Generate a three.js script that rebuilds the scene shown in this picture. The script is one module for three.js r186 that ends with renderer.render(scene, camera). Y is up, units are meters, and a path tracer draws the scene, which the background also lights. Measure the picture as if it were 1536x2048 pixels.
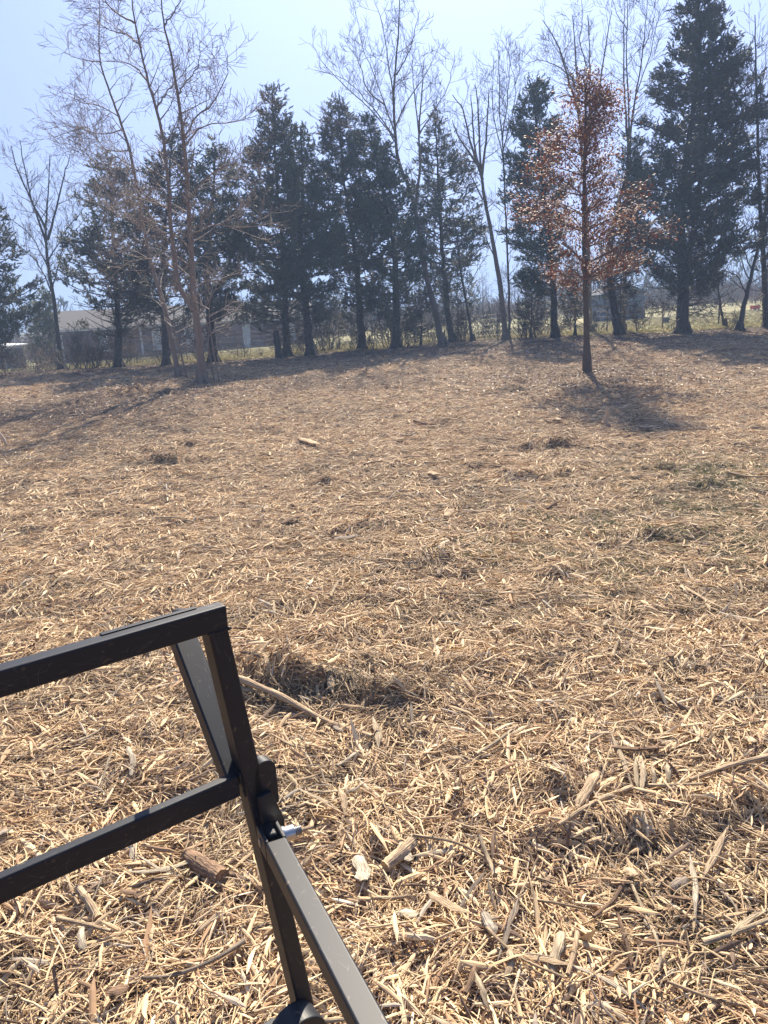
import * as THREE from 'three';
import { mergeGeometries } from 'three/addons/utils/BufferGeometryUtils.js';
import { RoundedBoxGeometry } from 'three/addons/geometries/RoundedBoxGeometry.js';
import { ImprovedNoise } from 'three/addons/math/ImprovedNoise.js';

// ---------------------------------------------------------------- camera, sky, sun, exposure
const scene = new THREE.Scene();
const camera = new THREE.PerspectiveCamera(67.3, 0.75, 0.05, 2000);
camera.position.set(0, 2.2, 0);
camera.rotation.order = 'YXZ';
camera.rotation.set(THREE.MathUtils.degToRad(-14.7), 0, THREE.MathUtils.degToRad(-3));
scene.add(camera);
const renderer = new THREE.WebGLRenderer({ antialias: true });
renderer.setSize(768, 1024);
renderer.toneMapping = THREE.LinearToneMapping;
renderer.toneMappingExposure = 2.68;
renderer.shadowMap.enabled = true;
renderer.shadowMap.type = THREE.PCFSoftShadowMap;

const SUN_EL = THREE.MathUtils.degToRad(40.5), SUN_AZ = THREE.MathUtils.degToRad(8);
const sunDir = new THREE.Vector3(Math.sin(SUN_AZ) * Math.cos(SUN_EL), Math.sin(SUN_EL), -Math.cos(SUN_AZ) * Math.cos(SUN_EL));
const sun = new THREE.DirectionalLight(new THREE.Color(1.0, 0.89, 0.72), 5);
sun.position.copy(sunDir).multiplyScalar(90).add(new THREE.Vector3(0, 0, -20));
sun.target.position.set(0, 0, -20);
sun.castShadow = true;
sun.shadow.mapSize.set(4096, 4096);
Object.assign(sun.shadow.camera, { left: -45, right: 45, top: 45, bottom: -45, near: 1, far: 220 });
sun.shadow.bias = -0.0005;
scene.add(sun, sun.target);

{ // clear spring sky: deep blue overhead, pale towards the horizon, whitened by scattered light round the sun
  const W = 1024, H = 512, data = new Float32Array(W * H * 4), v = new THREE.Vector3();
  for (let r = 0; r < H; r++) {
    const up = ((r + 0.5) / H - 0.5) * Math.PI;
    for (let c = 0; c < W; c++) {
      const az = ((c + 0.5) / W - 0.5) * 2 * Math.PI;
      v.set(Math.cos(az) * Math.cos(up), Math.sin(up), Math.sin(az) * Math.cos(up));
      const g = Math.acos(THREE.MathUtils.clamp(v.dot(sunDir), -1, 1)), el = Math.max(0, v.y);
      const hz = Math.exp(-el * 3.2), ray = 0.62 + 0.38 * Math.cos(g) ** 2;
      const halo = 1.4 * Math.exp(-g / 0.30) + 0.30 * Math.exp(-g / 0.75);
      const o = (r * W + c) * 4;
      data[o] = (0.018 + 0.19 * hz) * ray + halo * 0.46;
      data[o + 1] = (0.055 + 0.22 * hz) * ray + halo * 0.525;
      data[o + 2] = (0.18 + 0.25 * hz) * ray + halo * 0.80;
      data[o + 3] = 1;
    }
  }
  const t = new THREE.DataTexture(data, W, H, THREE.RGBAFormat, THREE.FloatType);
  t.mapping = THREE.EquirectangularReflectionMapping;
  t.magFilter = t.minFilter = THREE.LinearFilter;
  t.needsUpdate = true;
  scene.background = t;
  scene.environment = t;
}
scene.fog = new THREE.FogExp2(new THREE.Color().setRGB(0.5, 0.7, 1.0), 0.0026);

// ---------------------------------------------------------------- helpers
let seed = 20240311;
function rnd() { seed = (seed + 0x6D2B79F5) | 0; let t = Math.imul(seed ^ (seed >>> 15), 1 | seed); t = (t + Math.imul(t ^ (t >>> 7), 61 | t)) ^ t; return ((t ^ (t >>> 14)) >>> 0) / 4294967296; }
const rr = (a, b) => a + (b - a) * rnd();
const gauss = () => (rnd() + rnd() + rnd() + rnd() - 2) * 0.866 * 2 / 1.0 * 0.5;
const V = (x, y, z) => new THREE.Vector3(x, y, z);
const C = (r, g, b) => new THREE.Color().setRGB(r, g, b);
const lerp = THREE.MathUtils.lerp, clamp = THREE.MathUtils.clamp;
const ss = (a, b, x) => { const t = clamp((x - a) / (b - a), 0, 1); return t * t * (3 - 2 * t); };
const PN = new ImprovedNoise();
const noise = (x, y, z = 0) => PN.noise(x + 137.3, y + 51.7, z + 9.1);
const taken = new Map();
function named(name) { const n = taken.get(name) ?? 0; taken.set(name, n + 1); return n ? `${name}_${String(n).padStart(3, '0')}` : name; }
function tag(o, label, category, group, kind) { if (label) o.userData.label = label; if (category) o.userData.category = category; if (group) o.userData.group = group; if (kind) o.userData.kind = kind; return o; }
function thing(name, label, category, x, y, z, group) { const o = new THREE.Group(); o.name = named(name); o.position.set(x, y, z); tag(o, label, category, group); scene.add(o); return o; }
function part(name, geometry, material, parent, kind) { const m = new THREE.Mesh(geometry, material); m.name = parent === scene ? named(name) : name; if (kind) m.userData.kind = kind; parent.add(m); return m; }
function mat(rgb, roughness = 0.9, extra = {}) { return new THREE.MeshStandardMaterial({ color: C(...rgb), roughness, metalness: 0, ...extra }); }

class Sink { // collects tapered tubes into one geometry
  constructor() { this.p = []; this.n = []; this.uv = []; this.i = []; }
  tube(pts, rad, sides) {
    const t = V(), a = V(), b = V(), start = this.p.length / 3; let along = 0;
    a.set(0.31, 0.2, 0.93);
    for (let k = 0; k < pts.length; k++) {
      t.subVectors(pts[Math.min(k + 1, pts.length - 1)], pts[Math.max(k - 1, 0)]).normalize();
      a.addScaledVector(t, -a.dot(t)); if (a.lengthSq() < 1e-5) a.set(1, 0, 0).addScaledVector(t, -t.x);
      a.normalize(); b.crossVectors(t, a);
      if (k) along += pts[k].distanceTo(pts[k - 1]);
      for (let s = 0; s <= sides; s++) {
        const f = s / sides * Math.PI * 2, c = Math.cos(f), d = Math.sin(f), r = rad[k];
        const nx = a.x * c + b.x * d, ny = a.y * c + b.y * d, nz = a.z * c + b.z * d;
        this.p.push(pts[k].x + nx * r, pts[k].y + ny * r, pts[k].z + nz * r);
        this.n.push(nx, ny, nz); this.uv.push(s / sides * Math.max(0.05, 6.28 * rad[0]), along);
      }
    }
    const w = sides + 1;
    for (let k = 0; k < pts.length - 1; k++) for (let s = 0; s < sides; s++) {
      const q = start + k * w + s; this.i.push(q, q + 1, q + w, q + 1, q + w + 1, q + w);
    }
  }
  get empty() { return !this.i.length; }
  build() {
    const g = new THREE.BufferGeometry();
    g.setAttribute('position', new THREE.Float32BufferAttribute(this.p, 3));
    g.setAttribute('normal', new THREE.Float32BufferAttribute(this.n, 3));
    g.setAttribute('uv', new THREE.Float32BufferAttribute(this.uv, 2));
    g.setIndex(this.i); return g;
  }
}
const smooth = (pts, n) => new THREE.CatmullRomCurve3(pts, false, 'centripetal').getPoints(n);
function instanced(name, geometry, material, list, parent) { // list of {m: Matrix4, c?: Color}
  const o = new THREE.InstancedMesh(geometry, material, list.length);
  o.name = name; o.userData.kind = 'stuff';
  for (let k = 0; k < list.length; k++) { o.setMatrixAt(k, list[k].m); if (list[k].c) o.setColorAt(k, list[k].c); }
  parent.add(o); return o;
}
function greyTexture(size, f) { const d = new Uint8Array(size * size * 4); for (let y = 0; y < size; y++) for (let x = 0; x < size; x++) { const v = clamp(f(x / size, y / size), 0, 1) * 255, o = (y * size + x) * 4; d[o] = d[o + 1] = d[o + 2] = v; d[o + 3] = 255; } const t = new THREE.DataTexture(d, size, size); t.wrapS = t.wrapT = THREE.RepeatWrapping; t.magFilter = THREE.LinearFilter; t.minFilter = THREE.LinearFilter; t.needsUpdate = true; return t; }

// ---------------------------------------------------------------- the lie of the land
const RIDGES = []; // torn-up clods and ruts: [x, z, height, half length, slope away, slope near, turn]
function addRidge(x, z, h, L, far, near, turn = 0) { RIDGES.push([x, z, h, L, far, near, Math.cos(turn), Math.sin(turn)]); }
addRidge(-0.62, -4.25, 0.15, 0.40, 0.30, 0.08, 0.05); addRidge(-1.0, -4.35, 0.10, 0.25, 0.25, 0.08, -0.2);
addRidge(-0.05, -4.05, 0.08, 0.25, 0.25, 0.08, 0.25);
addRidge(-3.75, -12.1, 0.06, 0.32, 0.35, 0.15, 0.1); addRidge(-3.2, -11.95, 0.06, 0.45, 0.35, 0.15, -0.15); addRidge(-3.5, -12.0, 0.03, 0.5, 0.3, 0.2, 0.3);
addRidge(3.2, -18.4, 0.08, 0.35, 0.35, 0.18); addRidge(2.8, -11.6, 0.12, 0.6, 0.4, 0.1, 0.1);
addRidge(3.7, -8.7, 0.05, 0.4, 0.35, 0.15, 0.1); addRidge(1.9, -9.6, 0.1, 0.6, 0.4, 0.09, -0.1);
addRidge(-6.6, -21.6, 0.22, 1.1, 0.6, 0.25); addRidge(0.9, -2.75, 0.07, 0.4, 0.2, 0.06, 0.3);
addRidge(1.6, -2.9, 0.07, 0.25, 0.2, 0.06, -0.2); addRidge(-0.9, -2.5, 0.06, 0.3, 0.2, 0.06, 0.3); addRidge(-0.1, -2.2, 0.05, 0.3, 0.2, 0.06, -0.4);
{ let keep = seed; seed = 77; for (let k = 0; k < 46; k++) { const d = 2.6 + 24 * rnd() ** 1.5, x = rr(-1, 1) * (0.55 * d + 0.6); addRidge(x, -d, rr(0.025, 0.06) * (1 + d * 0.03), rr(0.15, 0.55) * (1 + d * 0.02), rr(0.15, 0.4), rr(0.05, 0.1), rr(-0.5, 0.5)); } seed = keep; }
function slope(x, z) { const d = -z; return 0.45 * ss(8, 32, d) - 0.40 * ss(32, 62, d) + 0.00046 * Math.min(d, 62) * clamp(x, -40, 40) * ss(10, 40, d) + (d > 75 ? (d - 75) * 0.004 : 0); }
function land(x, z) {
  const d = -z; let y = slope(x, z);
  if (d > 75 || d < -30) return y;
  const near = 1 - ss(30, 40, d);
  y += near * (0.05 * noise(x * 0.55, z * 0.55) + 0.035 * noise(x * 1.7, z * 1.7, 3) + 0.034 * noise(x * 1.1 + z * 0.3, z * 3.0, 13) + 0.022 * noise(x * 5, z * 5, 7)) + 0.05 * noise(x * 0.15, z * 0.15, 5) * ss(30, 45, d);
  if (near > 0) for (const R of RIDGES) {
    const ax = x - R[0], az = z - R[1]; if (ax * ax + az * az > 3.5) continue;
    const u = ax * R[6] + az * R[7], w = -ax * R[7] + az * R[6], s = w < 0 ? w / R[4] : w / R[5];
    y += near * R[2] * Math.exp(-((u / R[3]) ** 2) - s * s) * Math.max(0, 0.8 + 1.6 * noise(x * 3.1, z * 3.1, 2) + 0.8 * noise(x * 9, z * 9, 6));
  }
  return y;
}
const landNormal = (x, z, e = 0.05) => V(land(x - e, z) - land(x + e, z), 2 * e, land(x, z - e) - land(x, z + e)).normalize();
const BARE = {
  stem_pair_left: { r: 0.12, stems: [[[-6.69,0.34,-26.43],[-6.78,1.42,-26.43],[-6.94,2.89,-26.43],[-7.11,3.76,-26.43],[-7.25,4.93,-26.43],[-7.35,6.89,-26.43],[-7.49,7.91,-26.43],[-7.66,8.65,-26.43],[-7.84,9.34,-26.43],[-7.97,10.04,-26.43],[-7.84,11.03,-26.43],[-7.70,11.91,-26.43]]], limbs: [[[-7.36,6.81,-26.43],[-7.85,7.18,-26.75],[-8.44,7.19,-27.07],[-9.00,7.42,-27.38]],
    [[-7.58,8.41,-26.43],[-8.30,8.89,-26.91],[-8.99,9.13,-27.38],[-9.67,9.57,-27.86]],
    [[-7.55,8.06,-26.43],[-8.31,8.00,-26.56],[-8.95,8.20,-26.68],[-9.82,8.02,-26.81]],
    [[-7.39,7.47,-26.43],[-8.23,7.59,-26.85],[-8.84,8.22,-27.26],[-9.75,8.57,-27.67]],
    [[-7.44,6.89,-26.43],[-8.57,7.10,-26.95],[-9.16,7.67,-27.47],[-9.95,8.11,-27.99]],
    [[-7.92,9.97,-26.43],[-8.39,10.09,-26.55],[-8.80,10.22,-26.67],[-9.20,10.41,-26.79]],
    [[-7.30,5.16,-26.43],[-7.64,5.65,-25.93],[-7.96,6.11,-25.43],[-8.30,6.27,-24.93]]] },
  fork_left: { r: 0.17, stems: [[[-5.42,0.31,-24.21],[-5.37,1.76,-24.21],[-5.42,2.68,-24.21],[-5.35,3.89,-24.21],[-5.29,4.91,-24.21],[-5.22,6.34,-24.21],[-5.21,7.55,-24.21],[-5.24,8.50,-24.21],[-5.31,9.54,-24.21],[-5.40,10.20,-24.21],[-5.41,11.02,-24.21]],
    [[-5.44,2.49,-24.21],[-5.79,3.23,-24.09],[-5.77,4.91,-23.97],[-5.69,6.25,-23.85],[-5.76,7.93,-23.73],[-5.90,8.83,-23.61],[-6.01,10.00,-23.49],[-5.99,10.75,-23.37]]], limbs: [[[-5.22,7.22,-24.21],[-4.73,7.73,-23.97],[-4.11,8.10,-23.73],[-3.65,8.74,-23.49],[-3.60,9.18,-23.25]],
    [[-5.15,7.08,-24.21],[-4.61,7.63,-24.54],[-3.85,7.76,-24.87],[-3.07,8.00,-25.21]],
    [[-5.25,8.39,-24.21],[-4.95,8.69,-24.16],[-4.58,9.04,-24.12],[-4.42,9.71,-24.07]],
    [[-5.88,8.10,-24.21],[-5.65,8.48,-24.47],[-5.31,8.92,-24.74],[-4.80,9.49,-25.01]],
    [[-6.03,8.75,-24.21],[-6.45,9.26,-24.60],[-6.89,9.52,-24.99],[-7.58,9.70,-25.39]],
    [[-6.11,9.64,-24.21],[-6.57,10.12,-24.68],[-7.18,10.42,-25.15],[-7.72,10.85,-25.62]],
    [[-5.40,10.16,-24.21],[-5.21,10.51,-24.55],[-5.02,11.00,-24.89],[-4.99,11.37,-25.23]],
    [[-5.26,5.60,-24.21],[-4.45,6.16,-23.69],[-3.77,6.31,-23.18],[-2.89,6.03,-22.67]],
    [[-6.22,10.26,-24.21],[-6.48,10.33,-23.81],[-6.67,10.45,-23.42],[-6.66,10.54,-23.02]],
    [[-5.31,4.64,-24.21],[-4.48,4.84,-23.84],[-3.70,4.69,-23.47],[-2.77,4.94,-23.10]],
    [[-5.81,4.80,-24.21],[-6.35,5.00,-23.85],[-6.96,5.06,-23.49],[-7.34,5.57,-23.13]],
    [[-5.41,2.19,-24.21],[-5.00,2.77,-24.57],[-4.70,3.35,-24.94],[-4.12,3.56,-25.31]],
    [[-5.82,5.36,-24.21],[-6.43,5.69,-24.43],[-7.16,5.76,-24.66],[-8.10,5.48,-24.89]],
    [[-5.84,3.67,-24.21],[-6.24,3.97,-24.05],[-7.09,3.93,-23.90],[-7.77,3.46,-23.75]],
    [[-5.36,4.22,-24.21],[-5.69,4.63,-23.93],[-6.34,4.64,-23.65],[-7.03,4.24,-23.37]]] },
  vase_far_left: { r: 0.19, stems: [[[-15.77,0.10,-39.43],[-15.75,1.33,-39.43],[-15.66,3.49,-39.43],[-15.67,5.37,-39.43],[-15.49,6.96,-39.43],[-15.23,8.07,-39.43],[-14.80,10.03,-39.43]],
    [[-15.59,6.05,-39.43],[-15.77,7.61,-39.10],[-15.81,9.32,-38.77],[-15.69,10.52,-38.44]],
    [[-15.50,6.74,-39.43],[-15.87,8.06,-39.08],[-16.13,9.32,-38.72],[-16.10,10.32,-38.37]],
    [[-15.52,6.28,-39.43],[-15.05,7.66,-39.82],[-14.56,9.27,-40.20],[-14.27,10.21,-40.59]]], limbs: [[[-15.66,4.08,-39.43],[-14.67,6.00,-39.31],[-13.77,6.85,-39.18],[-13.22,7.37,-39.05]],
    [[-15.67,3.73,-39.43],[-16.19,5.38,-39.23],[-16.82,6.08,-39.02],[-17.36,6.54,-38.81]],
    [[-15.67,4.90,-39.43],[-16.32,6.55,-39.43],[-17.04,7.26,-39.42],[-17.55,7.74,-39.41]],
    [[-15.62,5.37,-39.43],[-14.48,6.95,-39.82],[-13.91,7.65,-40.21],[-13.81,8.15,-40.59]]] },
  tall_mid: { r: 0.20, stems: [[[3.15,0.47,-36.83],[2.85,2.08,-36.83],[2.45,3.87,-36.83],[2.25,5.61,-36.83],[1.91,7.31,-36.83],[1.45,8.57,-36.83],[1.36,9.79,-36.83],[1.36,11.18,-36.83],[1.53,12.53,-36.83],[1.69,13.67,-36.83],[1.82,15.16,-36.83]],
    [[2.10,6.46,-36.83],[2.40,8.32,-36.85],[2.40,9.55,-36.87],[2.55,10.94,-36.88],[2.74,12.50,-36.90]]], limbs: [[[1.41,9.49,-36.83],[0.98,10.89,-37.20],[0.61,12.19,-37.57],[0.13,13.50,-37.94],[-0.20,15.39,-38.31]],
    [[1.36,9.89,-36.83],[1.93,10.83,-36.31],[2.67,11.62,-35.79],[3.29,12.56,-35.26]],
    [[2.40,9.54,-36.83],[2.99,10.31,-36.39],[3.62,11.14,-35.95],[3.92,12.23,-35.51]],
    [[1.44,9.18,-36.83],[0.72,10.21,-36.79],[-0.51,11.44,-36.74],[-1.52,12.45,-36.70],[-1.99,13.22,-36.66]],
    [[1.40,9.39,-36.83],[0.42,10.79,-37.07],[-0.71,11.99,-37.31],[-2.01,12.51,-37.55]],
    [[1.37,10.98,-36.83],[1.15,12.41,-36.34],[0.99,13.58,-35.85],[0.63,14.51,-35.36]],
    [[1.50,11.95,-36.83],[2.03,12.68,-36.74],[2.38,13.58,-36.66],[2.61,14.29,-36.57]],
    [[1.52,8.57,-36.83],[0.23,9.25,-36.37],[-0.80,9.90,-35.91],[-1.82,10.04,-35.45]],
    [[0.97,10.80,-36.83],[0.24,11.32,-36.41],[-0.02,12.18,-35.99],[-0.59,13.02,-35.58]],
    [[2.40,9.54,-36.83],[2.28,10.94,-36.82],[2.23,12.30,-36.81],[2.37,13.06,-36.80]],
    [[3.15,0.47,-36.83],[2.87,2.53,-36.93],[2.90,4.30,-37.04],[2.97,6.25,-37.14]]] },
  twin_centre: { r: 0.18, stems: [[[6.25,0.52,-37.52],[5.99,3.05,-37.52],[5.67,5.07,-37.52],[5.31,7.03,-37.52],[5.19,7.99,-37.52],[5.13,9.55,-37.52],[5.09,10.97,-37.52],[4.99,11.58,-37.52]],
    [[6.39,0.56,-37.52],[6.40,2.35,-37.46],[6.30,5.03,-37.41],[6.21,8.22,-37.35],[6.05,10.47,-37.30],[6.02,12.83,-37.24]],
    [[5.21,7.88,-37.52],[4.73,9.37,-37.58],[4.43,10.63,-37.65],[4.01,11.27,-37.71]],
    [[5.21,7.78,-37.52],[5.48,9.39,-37.83],[5.62,10.69,-38.15],[5.75,11.58,-38.47]],
    [[5.19,8.09,-37.52],[4.62,8.99,-37.70],[4.21,9.67,-37.88],[4.02,10.33,-38.06]],
    [[5.25,7.67,-37.52],[4.90,8.89,-37.23],[4.78,10.25,-36.93],[4.69,10.98,-36.64]]], limbs: [[[6.18,9.29,-37.52],[6.51,11.04,-38.07],[6.73,12.59,-38.61],[6.79,13.76,-39.16]],
    [[6.24,8.25,-37.52],[5.94,10.03,-38.06],[5.93,11.61,-38.61],[6.10,13.18,-39.15]],
    [[6.20,8.88,-37.52],[6.54,10.06,-37.37],[6.70,11.42,-37.21],[6.36,12.76,-37.06]],
    [[5.26,6.82,-37.52],[4.50,8.38,-37.78],[4.10,9.29,-38.04],[3.82,10.60,-38.31]],
    [[5.82,4.18,-37.52],[5.32,5.30,-37.48],[4.86,5.75,-37.43],[4.64,6.41,-37.39]]] },
  behind_oak: { r: 0.18, stems: [[[10.79,0.58,-39.48],[10.70,3.11,-39.48],[10.49,6.82,-39.48],[10.16,10.13,-39.48],[10.02,11.84,-39.48],[9.88,13.30,-39.48],[9.75,14.73,-39.48]],
    [[10.37,8.38,-39.48],[10.58,10.55,-39.51],[10.60,12.87,-39.53],[10.46,14.73,-39.56]],
    [[10.37,8.38,-39.48],[11.00,11.20,-39.63],[11.35,13.32,-39.77],[11.68,14.99,-39.92]],
    [[10.10,10.57,-39.48],[9.44,12.16,-39.01],[8.75,13.48,-38.55],[8.09,14.16,-38.09]]], limbs: [[[9.90,12.06,-39.48],[9.05,12.82,-39.84],[8.31,13.17,-40.21],[7.79,13.08,-40.57]],
    [[10.59,12.23,-39.48],[10.13,13.73,-39.58],[10.26,14.78,-39.69],[10.16,15.62,-39.79]],
    [[10.02,11.63,-39.48],[9.32,13.28,-40.01],[8.85,14.29,-40.55]]] },
  right_vase: { r: 0.15, stems: [[[11.77,0.61,-37.39],[11.82,2.98,-37.39],[11.78,6.06,-37.39],[11.80,8.58,-37.39],[11.80,10.02,-37.39],[11.62,12.22,-37.39],[11.60,14.34,-37.39]],
    [[11.80,8.58,-37.39],[12.00,10.58,-37.27],[12.23,12.51,-37.14],[12.33,14.37,-37.02]],
    [[11.78,9.00,-37.39],[11.61,11.08,-37.60],[11.62,12.93,-37.81],[11.68,14.93,-38.02]]], limbs: [[[12.08,10.81,-37.39],[12.70,12.41,-37.56],[13.14,14.00,-37.74],[13.71,14.80,-37.91]],
    [[12.31,12.58,-37.39],[12.56,13.39,-36.95],[12.48,14.18,-36.50]],
    [[11.63,13.38,-37.39],[11.28,14.08,-37.71],[11.14,14.87,-38.04]]] },
  edge_right: { r: 0.17, stems: [[[16.25,0.65,-32.60],[15.97,2.99,-32.60],[15.61,5.67,-32.60],[15.31,8.42,-32.60],[15.09,10.70,-32.60],[14.94,12.23,-32.60]],
    [[15.81,4.15,-32.60],[15.85,6.02,-32.52],[15.76,7.83,-32.43]]], limbs: [[[15.48,6.97,-32.60],[14.62,8.17,-32.11],[14.11,9.47,-31.63],[14.00,10.50,-31.14]],
    [[15.61,5.67,-32.60],[14.97,6.71,-33.08],[14.75,7.17,-33.56],[14.15,7.09,-34.03]],
    [[15.27,8.78,-32.60],[15.85,10.36,-33.39],[16.23,11.81,-34.18]],
    [[15.85,3.77,-32.60],[15.05,4.41,-32.92],[14.39,4.28,-33.25],[13.73,3.55,-33.57]],
    [[15.57,6.05,-32.60],[14.94,7.48,-32.28],[14.43,8.50,-31.96],[13.95,9.14,-31.64]]] },
  lean_right: { r: 0.15, stems: [[[14.90,0.63,-32.13],[15.06,1.85,-32.13],[15.33,3.19,-32.13],[15.63,5.06,-32.13],[15.88,6.87,-32.13],[15.95,8.47,-32.13]]], limbs: [[[15.21,2.62,-32.13],[14.53,3.79,-31.93],[14.07,4.90,-31.72]],
    [[15.43,3.76,-32.13],[16.22,4.32,-32.61],[17.04,4.71,-33.08]],
    [[15.11,2.04,-32.13],[14.68,2.85,-32.34],[14.15,3.08,-32.54],[13.42,3.02,-32.74]],
    [[15.28,3.00,-32.13],[14.75,4.41,-32.72],[14.35,5.25,-33.30]]] },
  thin_lean: { r: 0.11, stems: [[[4.78,0.48,-38.59],[4.57,1.99,-38.59],[4.25,4.09,-38.59],[4.11,5.69,-38.59],[3.86,7.03,-38.59]]], limbs: [[[4.46,2.70,-38.59],[5.10,3.83,-38.66],[5.60,4.49,-38.73]],
    [[4.30,3.86,-38.59],[4.98,5.03,-39.41],[5.22,6.02,-40.23]],
    [[4.15,4.78,-38.59],[3.67,5.67,-38.23],[3.29,5.88,-37.87]]] },
  thin_right: { r: 0.08, stems: [[[15.65,0.67,-35.14],[15.35,1.87,-35.14],[15.10,3.16,-35.14],[14.86,4.62,-35.14]]], limbs: [[[15.35,1.87,-35.14],[14.57,2.53,-34.42],[13.83,2.75,-33.71]],
    [[15.23,2.52,-35.14],[15.23,3.31,-34.32],[15.16,3.67,-33.50]]] },
  thin_between: { r: 0.08, stems: [[[12.01,0.61,-37.77],[11.73,2.09,-37.77],[11.76,3.45,-37.77],[11.61,4.80,-37.77]]], limbs: [[[11.80,2.08,-37.77],[12.04,2.97,-37.35],[12.35,3.38,-36.93]],
    [[11.73,3.00,-37.77],[11.08,3.88,-36.94],[10.48,4.29,-36.12]]] },
};
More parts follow.
